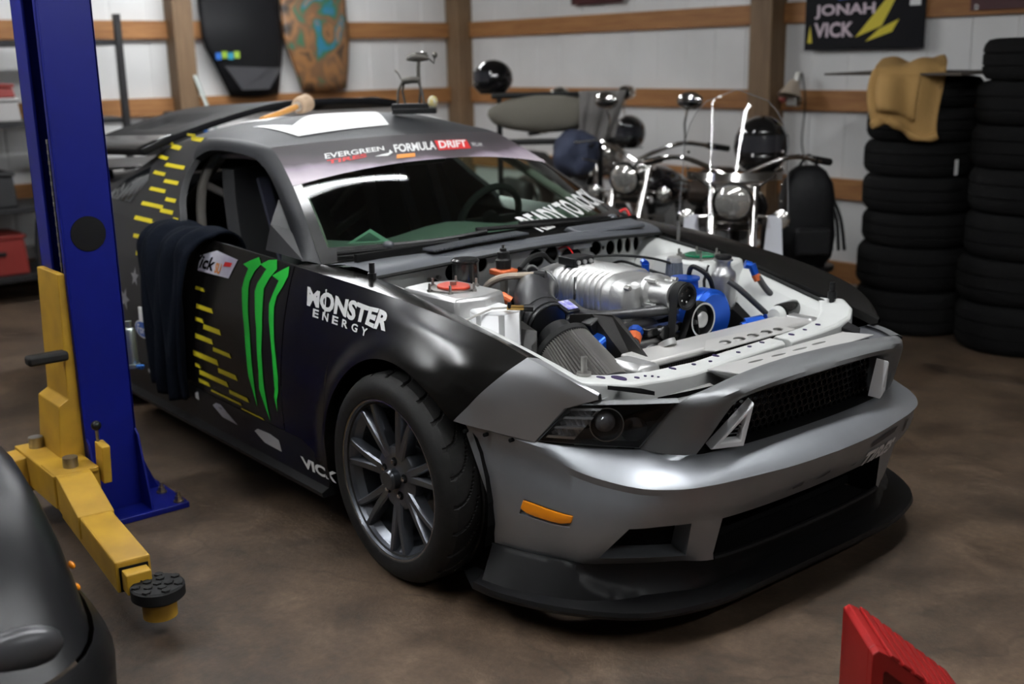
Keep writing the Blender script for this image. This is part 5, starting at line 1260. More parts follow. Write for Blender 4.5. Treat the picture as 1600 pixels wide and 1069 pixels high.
# ------------------------------------------------------------------ second car, only its front corner reaches the picture
M_BGLOSS = mat('gloss_charcoal_car', (.010, .010, .011), .36, spec=.25)
pc2 = thing('parked_car', 'front corner of a glossy charcoal car beside the yellow lift arm', 'car', (-.8, -2.9, 0))
def plan(xm, yl, n=26):
    """outline from the tail along the side to the nose centre and back"""
    out = []; cy = -2.95; hw = cy * -1 + yl
    for i in range(n + 1):
        a = math.pi * i / n - math.pi / 2; e = 2 / 7.
        c, s = math.cos(a), math.sin(a)
        out.append((lerp(-.9, xm, abs(c) ** e), cy + hw * math.copysign(abs(s) ** e, s)))
    return out
rows = [[(x, y, z) for x, y in plan(xm, yl)] for z, xm, yl in ((.36, .60, -1.975), (.43, .52, -1.975), (.50, .44, -1.98), (.57, .34, -1.99), (.63, .20, -2.0), (.68, -.02, -2.04), (.715, -.40, -2.12), (.73, -.8, -2.4))]
build(MB().grid(rows), 'front_wing', M_BGLOSS, pc2, smooth=50)
rows = [[(x, y, z) for x, y in plan(xm, yl)] for z, xm, yl in ((.10, .60, -1.96), (.14, .63, -1.935), (.30, .64, -1.93), (.36, .61, -1.965))]
build(MB().grid(rows), 'front_bumper', M_PLAS, pc2, smooth=50)
build(MB().box((-.85, -2.95, .35), (.1, 1.6, .5)), 'bulkhead', M_DARK, pc2, smooth=0)
hl = build(MB().ball((.50, -2.22, .42), .1, 18, 10, (.35, 1.0, .55)), 'headlight', mat('dim_headlight', (.07, .07, .075), .3, .3), pc2)
for z in (.45, .39): build(MB().ball((.20, -1.998 if z > .4 else -1.992, z), .012, 10, 6, (1.6, .6, .7)), 'marker_lamp', mat('amber_lens', (.85, .27, .01), .18, coat=.5), pc2)
wl = build(MB().lathe([(.20, 0), (.30, -.005), (.325, .03), (.33, .1), (.33, .18), (.30, .2), (.2, .2)], (-.25, -2.06, .33), (0, -1, 0), 40), 'wheel', M_RUB, pc2)
for k in range(5): build(MB().box((-.25 + .1 * math.cos(k * 1.2566), -2.07, .33 + .1 * math.sin(k * 1.2566)), (.20, .02, .035), Matrix.Rotation(-k * 1.2566, 3, 'Y')), 'spoke', M_RIM, wl, bevel=.005)

# ------------------------------------------------------------------ red plastic ramp near the camera
M_RED = mat('red_plastic_ramp', (.30, .006, .005), .5)
A0 = V(1.505, -.565, 0); dd = RTD; nn = V(-.775, .632, 0)
ramp = thing('wheel_ramp', 'red plastic wheel ramp with ribbed slope on the floor', 'ramp', tuple(A0))
def rp(a, z, d): p = A0 + dd * a + nn * d; return (p.x, p.y, z)
tri = [(0, 0), (0, .225), (.015, .235), (.035, .225), (.30, .012), (.30, 0)]
build(MB().slab([rp(a, z, .03) for a, z in tri], nn * .20), 'core', M_RED, ramp, smooth=0, bevel=.004)
for d in (.0, .215):
    ou = [(a, z) for a, z in tri]; inn = [(.03, .03), (.03, .175), (.037, .178), (.044, .172), (.22, .03), (.21, .03)]
    a_, b_ = [rp(a, z, d) for a, z in ou], [rp(a, z, d) for a, z in inn]; a2 = [tuple(V(*p) + nn * .03) for p in a_]; b2 = [tuple(V(*p) + nn * .03) for p in b_]
    build(MB().grid([b2, b_, a_, a2, b2], True), 'side_frame', M_RED, ramp, smooth=0, bevel=.003)
for k in range(8):
    t = (k + .6) / 8.6; a, z = lerp(.035, .30, t), lerp(.225, .012, t)
    build(MB().slab([rp(a - .012, z + .010, -.004), rp(a + .010, z - .008, -.004), rp(a + .014, z + .0, -.004), rp(a - .008, z + .016, -.004)], nn * .25), 'tread_rib', M_RED, ramp, smooth=0, bevel=.002)
build(MB().slab([rp(.03, .10, .012), rp(.06, .09, .012), rp(.12, .03, .012), rp(.03, .03, .012)], nn * .02), 'web', M_RED, ramp, smooth=0, bevel=.003)
# ------------------------------------------------------------------ stacked tyres
def stack_tyre(R, W):
    prof = [(.62 * R, .02), (.66 * R, .0), (.80 * R, -.006 + .006), (.92 * R, .008), (.975 * R, .03), (R, .055), (R, W * .33), (R - .008, W * .34), (R - .008, W * .36), (R, W * .37), (R, W * .63), (R - .008, W * .64), (R - .008, W * .66), (R, W * .67), (R, W - .055), (.975 * R, W - .03), (.92 * R, W - .008), (.80 * R, W), (.66 * R, W), (.62 * R, W - .02), (.70 * R, W * .6), (.70 * R, W * .4)]
    return MB().lathe(prof, (0, 0, 0), (0, 0, 1), 48, True)
M_STY = mat('old_tyre_rubber', (.006, .006, .006), .9, bump=.15, bscale=60, spec=.1)
def stack(cx, cy, dims, names, grp):
    z = 0.; tl = []
    for i, (R, W, ox, oy) in enumerate(dims):
        o = build(stack_tyre(R, W), 'loose_tyre', M_STY, None, local=True, smooth=30); o.location = (cx + ox, cy + oy, z)
        tag(o, names[i], 'tyre', grp); z += W; tl.append(o)
    return z
ORD = ['bottom', 'second', 'third', 'fourth', 'fifth', 'sixth', 'seventh', 'eighth']
z1 = stack(-.82, 3.38, [(.328, .26, 0, 0), (.325, .26, -.01, 0), (.322, .20, .005, .005), (.324, .21, .0, .0), (.324, .20, -.005, .005), (.322, .19, .005, .0), (.318, .17, .0, .0)],
    ['black car tyre %s from the floor in the stack under the tan cloth' % o if o != 'bottom' else 'bottom black car tyre in the stack under the tan cloth' for o in ORD], 'tyres stacked under the tan cloth')
z2 = stack(-.145, 3.38, [(.34, .27, 0, 0), (.33, .25, -.02, .0), (.33, .25, .0, .01), (.33, .24, .01, .0), (.325, .23, .0, .0), (.325, .23, .01, .0), (.325, .22, .03, .0)],
    ['black car tyre %s from the floor in the right hand stack' % o if o != 'bottom' else 'bottom black car tyre of the right hand stack' for o in ORD], 'tyres in the right hand stack')
build(MB().box((-.435, 3.10, 1.005), (.001, .035, .085)), 'tyre_label', M_WHITE, None, smooth=0)
lab = bpy.data.objects['tyre_label']; tag(lab, 'small white paper label stuck on a tyre of the right hand stack', 'label'); lab.location = (0.0, 0.0, 0.0)
# cardboard sheet and tan cloth on the first stack
cb = tag(build(MB().slab([(-1.27, 3.02, z1 + .012), (-.42, 3.05, z1 + .010), (-.40, 3.75, z1 + .012), (-1.25, 3.72, z1 + .02)], (0, 0, .012)), 'cardboard_sheet', mat('dark_cardboard', (.06, .048, .038), .8), None, smooth=0), 'flat dark cardboard sheet on top of the tyre stack', 'cardboard')
rows = []
for i in range(25):
    t = i / 24; row = []
    # over the top then down the side that faces the camera
    if t < .5: q = t / .5; base = V(lerp(-.90, -.715, q), lerp(3.40, 3.07, q), z1 + .036 + .03 * math.sin(q * 3))
    else: q = (t - .5) / .5; base = V(-.71 + .015 * q, 3.05 - .03 * math.sin(q * 3), z1 + .03 - .31 * q)
    for j in range(25):
        s = j / 24; wv = (lerp(.30, .42, sstep(t * 1.6)) - .05 * sstep(t * 3 - 2)) * (s - .5) - .04 * t; f = .014 * math.sin(s * 6.5 + t * 7) + .007 * math.sin(s * 15 - t * 4)
        p = base + RTD * wv + V(.6, -.78, 0) * (f if t >= .5 else 0) + V(0, 0, .012 + f if t < .5 else .012 + (.05 * math.sin(s * 5 + .6) - .03) * q)
        row.append(tuple(p))
    rows.append(row)
tcl = tag(build(MB().grid(rows), 'cloth', mat('tan_cloth', (.42, .25, .085), .85, bump=.3, bscale=50), None, smooth=60, solid=.022, soff=1), 'tan work cloth folded over the top of the tyre stack', 'cloth')
build(MB().tube([tuple(V(*p) + V(.012, -.018, .012)) for p in rows[-1]], [.022 + .006 * math.sin(i * .9) for i in range(25)], 8), 'rolled_hem', mat('tan_cloth', (.42, .25, .085), .85), tcl, smooth=60)
build(MB().grid([[tuple(V(*p) + V(.02, -.03, 0) * (1 + .5 * math.sin(i * .5))) for i, p in enumerate(r[3:17])] for r in rows[13:22]]), 'upper_fold', mat('tan_cloth', (.42, .25, .085), .85), tcl, smooth=60, solid=.02)

# ------------------------------------------------------------------ motorcycles
M_CHRB = mat('bike_chrome', (.75, .74, .72), .12, 1.)
M_LAMP = mat('headlamp_lens', (.72, .70, .66), .12, .75)
M_ACR = glass('clear_acrylic', (.90, .89, .88))
def motorcycle(name, label, loc, rz, tankm, screen, seatm, mir):
    t = thing(name, label, 'motorcycle', loc, 'motorcycles parked beside the race car', rz)
    B = lambda mb, n, m, par=t, **k: build(mb, n, m, None, local=True, **k)
    def part(mb, n, m, par=t, **k):
        o = build(mb, n, m, None, local=True, **k); o.parent = par; return o
    for ax_, R, W in ((.80, .33, .10), (-.78, .32, .15)):
        w = part(MB().lathe([(R * .74, -W * .45), (R * .9, -W / 2), (R, -W * .25), (R, W * .25), (R * .9, W / 2), (R * .74, W * .45)], (ax_, 0, R), (0, 1, 0), 36, True), 'tyre', M_RUB)
        part(MB().lathe([(R * .76, -W * .4), (R * .70, -W * .2), (R * .70, W * .2), (R * .76, W * .4)], (ax_, 0, R), (0, 1, 0), 36, True), 'rim', M_CHRB, w)
        for k in range(12):
            a = k * math.pi / 6; part(MB().cyl((ax_, (-1) ** k * .03, R), (ax_ + R * .72 * math.cos(a), 0, R + R * .72 * math.sin(a)), .004, n=5), 'spoke', M_CHRB, w)
        part(MB().cyl((ax_, -.07, R), (ax_, .07, R), .035, n=14), 'hub', M_CHRB, w)
    rows = []
    for i in range(13):
        a = math.radians(15 + 150 * i / 12); rows.append([(.80 + .37 * math.cos(a), y, .33 + (.37 - abs(y) * .5) * math.sin(a)) for y in (-.085, -.05, 0, .05, .085)])
    part(MB().grid(rows), 'front_fender', tankm, solid=.004)
    rows = []
    for i in range(13):
        a = math.radians(20 + 160 * i / 12); rows.append([(-.78 + .38 * math.cos(a), y, .32 + (.38 - abs(y) * .4) * math.sin(a)) for y in (-.11, -.06, 0, .06, .11)])
    part(MB().grid(rows), 'rear_fender', tankm, solid=.004)
    for s in (-1, 1):
        part(MB().cyl((.80, s * .10, .33), (.50, s * .10, 1.0), .023, n=12).cyl((.80, s * .10, .33), (.68, s * .10, .60), .031, n=12), 'fork_leg', M_CHRB)
        part(MB().tube(catmull([(.46, 0, 1.02), (.45, s * .12, 1.08), (.40, s * .28, 1.13), (.27, s * .42, 1.10)], 5), .0125, 8), 'handlebar', M_CHRB)
        part(MB().cyl((.30, s * .385, 1.11), (.18, s * .47, 1.085), .019, n=10), 'grip', M_RUB)
        if mir:
            part(MB().tube([(.36, s * .27, 1.12), (.33, s * .25, 1.24), (.33, s * .27, 1.34)], .007, 6), 'mirror_stem', M_CHRB)
            part(MB().ball((.325, s * .28, 1.37), .075, 16, 8, (.35, 1.1, .72)), 'mirror', M_CHRB)
        lp = part(MB().lathe([(.0, -.05), (.03, -.04), (.045, .0), (.047, .012), (.04, .016)], (.56, s * .23, .84), (1, 0, 0), 20), 'spot_lamp', M_CHRB)
        part(MB().lathe([(.041, .012), (.03, .02), (.0, .024)], (.56, s * .23, .84), (1, 0, 0), 18, caps=False), 'spot_lens', M_LAMP, lp)
        part(MB().cyl((.52, s * .10, .85), (.54, s * .23, .84), .010, n=8), 'lamp_bar', M_CHRB)
        part(MB().tube(catmull([(.2, s * .16, .35), (.0, s * .2, .28), (-.5, s * .22, .30), (-1.0, s * .22, .33)], 5), .035, 12), 'exhaust_pipe', M_CHRB)
    part(MB().tube([(.58, -.20, 1.02), (.64, -.27, 1.04)], .005, 6).tube([(.40, -.30, 1.135), (.50, -.40, 1.125), (.38, -.47, 1.10)], .007, 6), 'brake_lever', M_CHRB)
    part(MB().box((.49, 0, .99), (.07, .26, .05)).box((.52, 0, .80), (.06, .26, .05)), 'triple_clamp', M_CHRB, bevel=.012)
    hl_ = part(MB().lathe([(.0, -.15), (.05, -.14), (.085, -.08), (.098, .0), (.104, .012), (.100, .026), (.090, .028)], (.60, 0, .93), (1, 0, -.08), 32), 'headlight', M_CHRB)
    part(MB().lathe([(.091, .022), (.075, .040), (.04, .052), (.0, .055)], (.60, 0, .93), (1, 0, -.08), 28, caps=False), 'headlight_lens', M_LAMP, hl_)
    rings = []
    for x, w, h, z in ((-.12, .08, .05, .78), (.0, .15, .10, .82), (.18, .17, .13, .85), (.34, .12, .11, .87), (.42, .05, .05, .88)):
        rings.append([(x, w * math.cos(a), z + h * math.sin(a)) for a in (2 * math.pi * i / 16 for i in range(16))])
    part(MB().loft(rings), 'fuel_tank', tankm, smooth=60)
    part(MB().loft([[(x, y, z + dz) for y, dz in ((-w, 0), (-w * .8, .07), (w * .8, .07), (w, 0))] for x, w, z in ((-.08, .10, .72), (-.35, .16, .68), (-.55, .15, .70), (-.70, .11, .80), (-.95, .10, .80))]), 'seat', seatm, bevel=.03)
    eg = part(MB().box((.05, 0, .42), (.42, .26, .30)), 'engine', mat('engine_grey', (.10, .095, .09), .4, .7), bevel=.03)
    for sx, rot in ((.14, -.38), (-.05, .38)):
        for k in range(7): 
            c = V(.05 + (sx - .05) * 1.2, 0, .60) + V(math.sin(rot) * -.0, 0, 0) + V(-math.sin(rot), 0, math.cos(rot)) * (k * .024 - .04); part(MB().box(tuple(c), (.16, .20, .012), Matrix.Rotation(-rot, 3, 'Y')), 'cooling_fin', M_ALU, eg, smooth=0)
    part(MB().tube([(.45, 0, .95), (.25, 0, .72), (.2, 0, .3), (-.3, 0, .25), (-.5, 0, .45), (-.75, 0, .33)], .028, 10).tube([(.45, 0, .9), (-.1, 0, .75), (-.55, 0, .65)], .028, 10), 'frame', M_PLAS)
    for s in (-1, 1): part(MB().box((-.70, s * .20, .52), (.48, .13, .28)), 'saddlebag', seatm, bevel=.05)
    if screen:
        rows = []
        for j in range(13):
            v = j / 12; row = []
            for i in range(17):
                u = -1 + i / 8; hw = .27 * (1 - .10 * v) * (1 if v < .55 else math.sqrt(max(.0, 1 - ((v - .55) / .45) ** 2.2)) * .96 + .04)
                row.append((.66 - .24 * v - .14 * (u * hw / .27) ** 2, u * hw, .80 + .66 * v))
            rows.append(row)
        scn = part(MB().grid(rows), 'windshield', M_ACR, smooth=60)
        edge = [r[0] for r in rows] + rows[-1][1:-1] + [r[-1] for r in reversed(rows)]
        part(MB().tube(edge, .0022, 6), 'windshield_edge', mat('acrylic_edge', (.16, .16, .165), .6), scn)
        part(MB().grid([[(.668 - .24 * v - .14 * (u * .86) ** 2, u * .235, .80 + .66 * v) for u in frange(-1, 1, 12)] for v in (.34, .40)]), 'windshield_band', M_CHRB, scn, smooth=60)
        for s in (-1, 1):
            part(MB().cyl((.56, s * .12, 1.0), (.60, s * .20, 1.06), .007, n=6), 'windshield_bracket', M_CHRB, scn)
            for v in (.18, .30, .42, .54): part(MB().ball((.66 - .24 * v - .115, s * .232, .80 + .66 * v), .008, 8, 6), 'screw', M_CHRB, scn)
        for s in (-1, 1): part(MB().slab([(.63, s * .15, .62), (.63, s * .25, .64), (.58, s * .235, .86), (.58, s * .17, .86)], (-.006, 0, 0)), 'wind_deflector', mat('pale_acrylic', (.55, .56, .60), .2), smooth=0)
    return t
h = math.radians(-52); R2 = Matrix.Rotation(h, 3, 'Z')
pB = V(-.746, 1.589, 0) - R2 @ V(.60, 0, 0)
mB = motorcycle('motorcycle', 'cruiser motorcycle with tall clear windshield and big round headlight', (pB.x, pB.y, 0), h, mat('black_tank_paint', (.010, .009, .010), .15, coat=.8), True, mat('black_leather', (.012, .011, .011), .55), False)
h2 = math.radians(-16); R2 = Matrix.Rotation(h2, 3, 'Z')
pA = V(-3.172, 3.125, 0) - R2 @ V(.60, 0, 0)
mA = motorcycle('motorcycle', 'older black motorcycle with chrome mirrors standing nearer the wall corner', (pA.x, pA.y, 0), h2, mat('brown_tank_paint', (.035, .022, .018), .3), False, mat('black_leather', (.012, .011, .011), .55), True)
h3 = math.radians(-72); R2 = Matrix.Rotation(h3, 3, 'Z')
pC = V(-1.98, 2.20, 0) - R2 @ V(.42, 0, 0)
mC = motorcycle('motorcycle', 'dark motorcycle with wide bars parked between the other two', (pC.x, pC.y, 0), h3, mat('black_tank_paint', (.010, .009, .010), .15, coat=.8), False, mat('brown_leather', (.03, .018, .012), .5), True)
# ------------------------------------------------------------------ helmets, bags and clothes on the bikes
def helmet(c, r, rz, label, visor=True):
    t = thing('helmet', label, 'helmet', (c[0], c[1], c[2] - r), 'black motorcycle helmets')
    Rz = Matrix.Rotation(rz, 3, 'Z'); rows = []
    for j in range(15):
        th = math.pi * .80 * j / 14; row = []
        for i in range(28):
            a = 2 * math.pi * i / 28; k = 1.
            x, y, z = math.sin(th) * math.cos(a) * 1.12, math.sin(th) * math.sin(a) * .92, math.cos(th)
            if x > .55 and -.15 < z < .40: x *= .86          # eye opening
            if z < -.35 and x > .3: x *= 1.12                 # chin bar
            row.append(tuple(V(*c) + Rz @ V(x, y, z) * r))
        rows.append(row)
    build(MB().grid(rows, True), 'shell', mat('gloss_black_helmet', (.006, .006, .0065), .12, coat=.6), t, smooth=60)
    if visor: build(MB().grid([[tuple(V(*c) + Rz @ V(math.cos(a) * 1.10, math.sin(a) * .93, z) * r) for a in frange(-1.15, 1.15, 14)] for z in (-.16, .02, .20, .40)]), 'visor', mat('smoke_visor', (.03, .03, .035), .06), t, smooth=60)
    build(MB().lathe([(.75 * r, -.80 * r), (.80 * r, -.84 * r), (.70 * r, -.80 * r)], c, (0, 0, 1), 24, True), 'neck_trim', M_RUB, t)
    return t
helmet((-3.12, 1.99, 1.51), .118, math.radians(-115), 'black full face helmet perched highest above the grey bag')
helmet((-2.98, 3.12, 1.10), .125, math.radians(-60), 'black helmet behind the chrome handlebar of the older motorcycle')
helmet((-1.32, 2.52, 1.12), .17, math.radians(-50), 'black helmet with smoke visor behind the clear windshield')
def blob(name, label, cat, c, sz, m, seed, amp=.12, rz=0., n=28, mm=16):
    rnd = random.Random(seed); ph = [rnd.uniform(0, 6.28) for _ in range(8)]; Rz = Matrix.Rotation(rz, 3, 'Z'); rows = []
    for j in range(mm + 1):
        t = math.pi * j / mm; row = []
        for i in range(n):
            a = 2 * math.pi * i / n
            k = 1 + amp * (math.sin(3 * a + ph[0] + 2 * t) * .5 + math.sin(5 * a + ph[1]) * math.sin(4 * t + ph[2]) * .6 + .5 * math.sin(9 * a + 3 * t + ph[3]) * math.sin(t))
            p = Rz @ V(math.sin(t) * math.cos(a) * sz[0] * k, math.sin(t) * math.sin(a) * sz[1] * k, math.copysign(abs(math.cos(t)) ** .8, math.cos(t)) * sz[2] * (1 + .3 * (k - 1)))
            row.append(tuple(V(*c) + p))
        rows.append(row)
    return tag(build(MB().grid(rows, True), name, m, None, smooth=70), label, cat)
M_GBAG = mat('grey_green_canvas', (.16, .15, .12), .85, bump=.3, bscale=30)
# grey duffel bag on a black bar frame behind the older bike
rack = thing('luggage_frame', 'black bar frame carrying the grey bag by the wall', 'rack', (-2.76, 2.26, 0))
for a in (-.40, .26):
    p = V(-2.76, 2.26, 0) + RTD * a; build(MB().tube([(p.x, p.y, 0), (p.x, p.y, 1.40)], .018, 8), 'leg', M_PLAS, rack)
p, q = V(-2.76, 2.26, 1.40) - RTD * .45, V(-2.76, 2.26, 1.40) + RTD * .45
build(MB().tube([tuple(p), tuple(q)], .02, 8), 'rail', M_PLAS, rack)
p, q = V(-2.76, 2.26, 1.10) - RTD * .45, V(-2.76, 2.26, 1.10) + RTD * .45
build(MB().tube([tuple(p), tuple(q)], .02, 8), 'rail', M_PLAS, rack)
bag = blob('duffel_bag', 'grey green canvas bag hanging behind the older motorcycle', 'bag', (-2.82, 2.18, 1.28), (.36, .10, .12), M_GBAG, 3, .06, math.atan2(RTD.y, RTD.x))
rows = []
for i in range(19):
    t = i / 18; row = []
    for j in range(21):
        s = j / 20; p = V(-2.70, 2.235, 1.40) + RTD * (.10 + .30 * s * (1 - .25 * t)) + V(.775, -.632, 0) * (.03 + .02 * math.sin(s * 16 + t * 3) * (.3 + t)); row.append((p.x, p.y, 1.425 - .39 * t * (1 - .25 * s)))
    rows.append(row)
tag(build(MB().grid(rows), 'hanging_coat', mat('grey_coat', (.19, .18, .17), .85, bump=.3, bscale=30), None, smooth=60, solid=.012), 'pale grey coat hanging from the black bar frame', 'coat')
blob('denim_jacket', 'blue grey jacket bundled below the pale grey coat', 'jacket', (-2.60, 2.24, 1.03), (.145, .145, .145), mat('blue_grey_denim', (.045, .055, .095), .85, bump=.3, bscale=30), 9, .2)
bp_ = thing('backpack', 'black backpack with straps hanging behind the cruiser motorcycle', 'backpack', (-1.15, 2.74, .42))
M_BPK = mat('black_nylon', (.006, .006, .007), .6, bump=.5, bscale=25, spec=.3)
rings = []
for z, w, d in ((.42, .11, .07), (.47, .15, .10), (.60, .165, .12), (.74, .15, .11), (.80, .155, .12), (.90, .14, .10), (.97, .10, .07), (1.0, .06, .04)):
    rings.append([tuple(V(-1.15, 2.74, z) + RTD * (w * math.copysign(abs(math.cos(a)) ** .6, math.cos(a))) + V(.775, -.632, 0) * (d * math.copysign(abs(math.sin(a)) ** .6, math.sin(a)))) for a in (2 * math.pi * i / 20 for i in range(20))])
build(MB().loft(rings), 'bag_body', M_BPK, bp_, smooth=50)
q = V(-1.15, 2.74, 0) + V(.775, -.632, 0) * .15
build(MB().loft([[tuple(q + RTD * a + V(0, 0, z) + V(.775, -.632, 0) * dq) for a, z in ((-.11, .50), (.11, .50), (.10, .66), (-.10, .66))] for dq in (-.02, .045)]), 'front_pocket', M_BPK, bp_, bevel=.02)
for k, a in enumerate((.10, .13, .155)):
    p = V(-1.15, 2.74, .80) + RTD * a; build(MB().tube(catmull([tuple(p), tuple(p + RTD * .05 + V(0, 0, -.12)), tuple(p + RTD * (.06 + .01 * k) + V(0, 0, -.30))], 5), .010, 6), 'strap', M_BPK, bp_)
p = V(-1.15, 2.74, 1.0); build(MB().tube(catmull([tuple(p - RTD * .05), tuple(p + V(0, 0, .06)), tuple(p + RTD * .05)], 5), .009, 6), 'top_loop', M_BPK, bp_)
# support under the backpack: stool
sto = thing('stool', 'dark stool under the black backpack', 'stool', (-1.15, 2.76, 0))
build(MB().cyl((-1.15, 2.76, .39), (-1.15, 2.76, .42), .16, n=24), 'seat', M_PLAS, sto, bevel=.006)
for k in range(4):
    a = k * math.pi / 2 + .4; build(MB().cyl((-1.15 + .12 * math.cos(a), 2.76 + .12 * math.sin(a), .39), (-1.15 + .17 * math.cos(a), 2.76 + .17 * math.sin(a), 0), .012, n=8), 'leg', M_PLAS, sto)

# ------------------------------------------------------------------ things hung on the walls
def art_mat():
    m = bpy.data.materials.new('painted_panel_art'); m.use_nodes = True; nt = m.node_tree; b = nt.nodes['Principled BSDF']; N = nt.nodes.new; L = nt.links.new
    tc = N('ShaderNodeTexCoord'); n = N('ShaderNodeTexNoise'); n.inputs['Scale'].default_value = 3.2; n.inputs['Detail'].default_value = 2.5; n.inputs['Distortion'].default_value = 1.6; L(tc.outputs['Object'], n.inputs['Vector'])
    r = N('ShaderNodeValToRGB'); e = r.color_ramp.elements; e[0].position = .30; e[0].color = (.03, .02, .015, 1); e[1].position = .80; e[1].color = (.40, .27, .15, 1)
    for p, c in ((.38, (.10, .055, .03)), (.46, (.27, .13, .05)), (.55, (.16, .085, .045)), (.60, (.03, .13, .07)), (.64, (.02, .16, .26)), (.69, (.30, .16, .07))): q = e.new(p); q.color = (*c, 1)
    r.color_ramp.interpolation = 'EASE'
    L(n.outputs['Fac'], r.inputs[0]); L(r.outputs[0], b.inputs['Base Color']); b.inputs['Roughness'].default_value = .35
    return m
def wall_hood(name, label, y0, y1, zb, zt, m, tap, x=XB + .10):
    rows = []
    for v in frange(0, 1, 14):
        z = lerp(zb, zt, v); e = tap * (1 - min(1, v * 3.2)); row = []
        for u in frange(0, 1, 14): row.append((x + .05 * math.sin(math.pi * u) + .03 * math.sin(math.pi * min(1, v * 2)), lerp(y0 + e, y1 - e * .25, u), z + .05 * abs(u - .45) ** 1.6 * (1 - v)))
        rows.append(row)
    return tag(build(MB().grid(rows), name, m, None, smooth=60, solid=.02), label, 'wall panel')
wh = wall_hood('hung_hood', 'black car hood hung on the back wall with coloured print', 1.40, 2.13, 1.36, 2.75, mat('black_hood_paint', (.008, .008, .009), .4, spec=.15), .22)
for k, cm in enumerate(((.02, .12, .45), (.25, .40, .03), (.02, .25, .40), (.3, .45, .05))):
    build(MB().box((XB + .192, 1.50 + k * .055, 1.70 + .01 * (k % 2)), (.004, .05, .055)), 'print', mat('print_%d' % k, cm, .5), wh, smooth=0)
build(MB().slab([(XB + .185, 1.55, 1.62), (XB + .20, 1.95, 1.60), (XB + .19, 2.08, 1.60), (XB + .18, 1.95, 1.42), (XB + .175, 1.70, 1.42)], (.004, 0, 0)), 'grey_panel', mat('grey_print', (.05, .05, .055), .5), wh, smooth=0)
wall_hood('hung_hood', 'painted panel in brown and teal hung beside the black hood', 2.15, 2.80, 1.38, 2.75, art_mat(), .16)
# driver name banner
bn = thing('banner', 'black name banner with pale lettering on the side wall', 'banner', (-1.75, YS - .09, 1.64))
build(MB().box((-1.75, YS - .075, 2.02), (.93, .008, .74)), 'sheet', mat('black_banner', (.006, .006, .008), .5, spec=.1), bn, smooth=0)
def onbn(x, z): return (x, YS - .081, z)
for txt, xa, xb, za, zb_ in (('JONAH', -2.135, -1.655, 1.86, 1.955), ('VICK', -2.135, -1.815, 1.735, 1.835)):
    P, F = text2d(txt, .03, .0); decal('lettering', [(quadmap([(xa, za), (xb, za), (xb, zb_), (xa, zb_)], P), F)], onbn, mat('pale_pink_print', (.62, .50, .56), .5), bn)
for pl, m in (([(-1.80, 1.73), (-1.60, 1.80), (-1.50, 1.98), (-1.55, 2.0), (-1.68, 1.86)], M_YEL), ([(-1.72, 1.70), (-1.52, 1.76), (-1.47, 1.84), (-1.62, 1.78)], M_YEL), ([(-2.19, 1.70), (-2.15, 1.70), (-2.17, 1.82)], M_YEL), ([(-1.95, 1.98), (-1.60, 2.0), (-1.62, 2.04), (-1.93, 2.03)], M_BLUV), ([(-1.40, 1.92), (-1.32, 1.92), (-1.32, 1.96), (-1.40, 1.96)], M_WHITE)):
    decal('paint_splash', [poly2d(pl, .3)], lambda x, z: (x, YS - .0800, z), m, bn)
b2 = thing('banner', 'dark red banner cut off by the top edge at far right', 'banner', (-.6, YS - .09, 1.86))
build(MB().box((-.58, YS - .075, 2.2), (.80, .008, .66)), 'sheet', mat('dark_red_banner', (.05, .006, .008), .4), b2, smooth=0)
P, F = text2d('D', .02, 0); decal('lettering', [(quadmap([(-.95, 1.875), (-.925, 1.875), (-.925, 1.905), (-.95, 1.905)], P), F)], lambda x, z: (x, YS - .0805, z), M_WHITE, b2)
b3 = thing('banner', 'dark banner high on the side wall near the corner post', 'banner', (-4.4, YS - .09, 2.04))
build(MB().box((-4.35, YS - .075, 2.36), (.62, .008, .58)), 'sheet', mat('dark_red_banner', (.05, .006, .008), .4), b3, smooth=0)
# clamp lamp hanging from the girt
cl = thing('clamp_lamp', 'small clamp lamp hanging on the girt beside the wooden post', 'lamp', (-2.22, 4.02, 1.28))
build(MB().lathe([(.03, 0), (.045, .03), (.085, .11), (.09, .115), (.08, .11), (.02, .02)], (-2.22, 4.0, 1.44), (0, -.25, -.6), 22, True), 'shade', mat('beige_shade', (.50, .42, .33), .5), cl)
build(MB().cyl((-2.22, 4.03, 1.42), (-2.22, 4.05, 1.50), .025, n=12).box((-2.24, 4.03, 1.30), (.09, .06, .07)), 'clamp', M_STEEL, cl, bevel=.008)
build(MB().tube(catmull([(-2.20, 4.06, 1.50), (-2.17, 4.07, 1.30), (-2.19, 4.08, 1.0), (-2.12, 4.08, .8)], 6), .005, 6), 'cord', M_RUB, cl)
build(MB().ball((-2.31, 4.0, 1.32), .03, 12, 8), 'red_end', mat('dull_red', (.25, .05, .04), .5), cl)
# steel rod leaning on the back wall
tag(build(MB().tube([(-5.95, 1.40, .927), (-6.17, 1.28, 1.55)], .018, 8), 'steel_rod', mat('pale_steel', (.45, .5, .48), .35, .9), None), 'pale steel rod standing on the workbench below the black hood', 'rod')
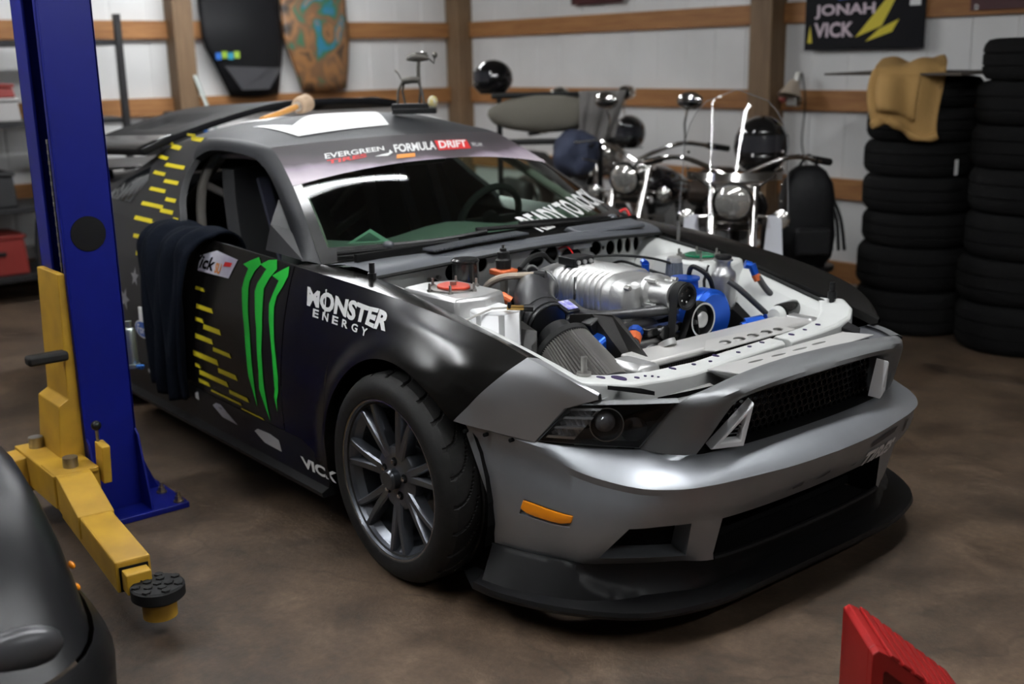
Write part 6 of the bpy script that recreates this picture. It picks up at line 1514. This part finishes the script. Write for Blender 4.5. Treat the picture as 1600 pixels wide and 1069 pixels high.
# ------------------------------------------------------------------ clutter at the back left
sh = thing('shelf_rack', 'dark steel shelf rack against the back wall', 'shelf', (-5.8, -.35, 0))
M_RACK = mat('dark_rack_steel', (.015, .015, .016), .5)
for x in (-6.1, -5.5):
    for y in (-1.15, .42): build(MB().box((x, y, 1.0), (.045, .045, 2.0)), 'upright', M_RACK, sh, smooth=0)
for z in (.18, .66, 1.25, 1.80): build(MB().box((-5.8, -.365, z), (.62, 1.6, .035)), 'shelf', M_RACK, sh, smooth=0)
def crate(x, y, z, sx, sy, sz, m, label, name='storage_box'):
    t = thing(name, label, 'box', (x, y, z)); build(MB().box((x, y, z + sz / 2), (sx, sy, sz), taper=.94), 'body', m, t, bevel=.012)
    build(MB().box((x, y, z + sz + .012), (sx * .99, sy * .99, .024)), 'lid', m, t, bevel=.006); build(MB().box((x + sx / 2, y, z + sz * .6), (.012, sy * .4, .03)), 'handle', M_PLAS, t, bevel=.004)
crate(-5.75, -.62, .20, .42, .50, .26, mat('red_box', (.22, .02, .015), .5), 'red storage box on the lowest shelf of the rack')
crate(-5.75, -.62, .68, .42, .45, .22, mat('black_box', (.012, .012, .013), .5), 'black storage box on the middle shelf of the rack')
crate(-5.75, .05, .68, .40, .42, .30, mat('grey_box', (.09, .09, .095), .5), 'grey storage box on the middle shelf beside the black one')
crate(-5.75, .02, .20, .40, .40, .30, mat('olive_box', (.05, .055, .045), .5), 'olive storage box on the lowest shelf beside the red one')
crate(-5.75, -.55, 1.27, .40, .5, .14, mat('white_box', (.40, .39, .38), .5), 'white box on the upper shelf with a red box on top')
crate(-5.75, -.55, 1.434, .38, .46, .07, mat('red_box', (.22, .02, .015), .5), 'flat red box on top of the white box')
wb = thing('workbench', 'dark workbench behind the tail of the race car', 'bench', (-5.6, 1.0, 0))
build(MB().box((-5.75, 1.12, .90), (.70, 1.1, .05)), 'top', mat('bench_wood', (.06, .045, .035), .7), wb, bevel=.005)
for x in (-6.05, -5.45):
    for y in (.62, 1.62): build(MB().box((x, y, .44), (.07, .07, .875)), 'leg', M_RACK, wb, smooth=0)
tc_ = thing('tool_case', 'black tool case standing on the dark workbench', 'case', (-5.7, .85, .925))
build(MB().box((-5.7, .88, 1.08), (.34, .40, .31)), 'case_body', M_RACK, tc_, bevel=.02); build(MB().tube([(-5.7, .78, 1.235), (-5.7, .80, 1.28), (-5.7, .96, 1.28), (-5.7, .98, 1.235)], .01, 6), 'case_handle', M_RACK, tc_)
build(MB().tube(catmull([(-5.52, 1.0, 1.24), (-5.50, 1.04, 1.12), (-5.50, 1.10, 1.0)], 5), .012, 6), 'blue_strap', mat('blue_plastic', (.05, .18, .55), .4), tc_)
blob('dust_sheet', 'pale grey folded dust sheet on the dark workbench', 'sheet', (-5.52, 1.35, 1.005), (.18, .20, .075), mat('dust_sheet_grey', (.26, .25, .24), .85), 4, .15)
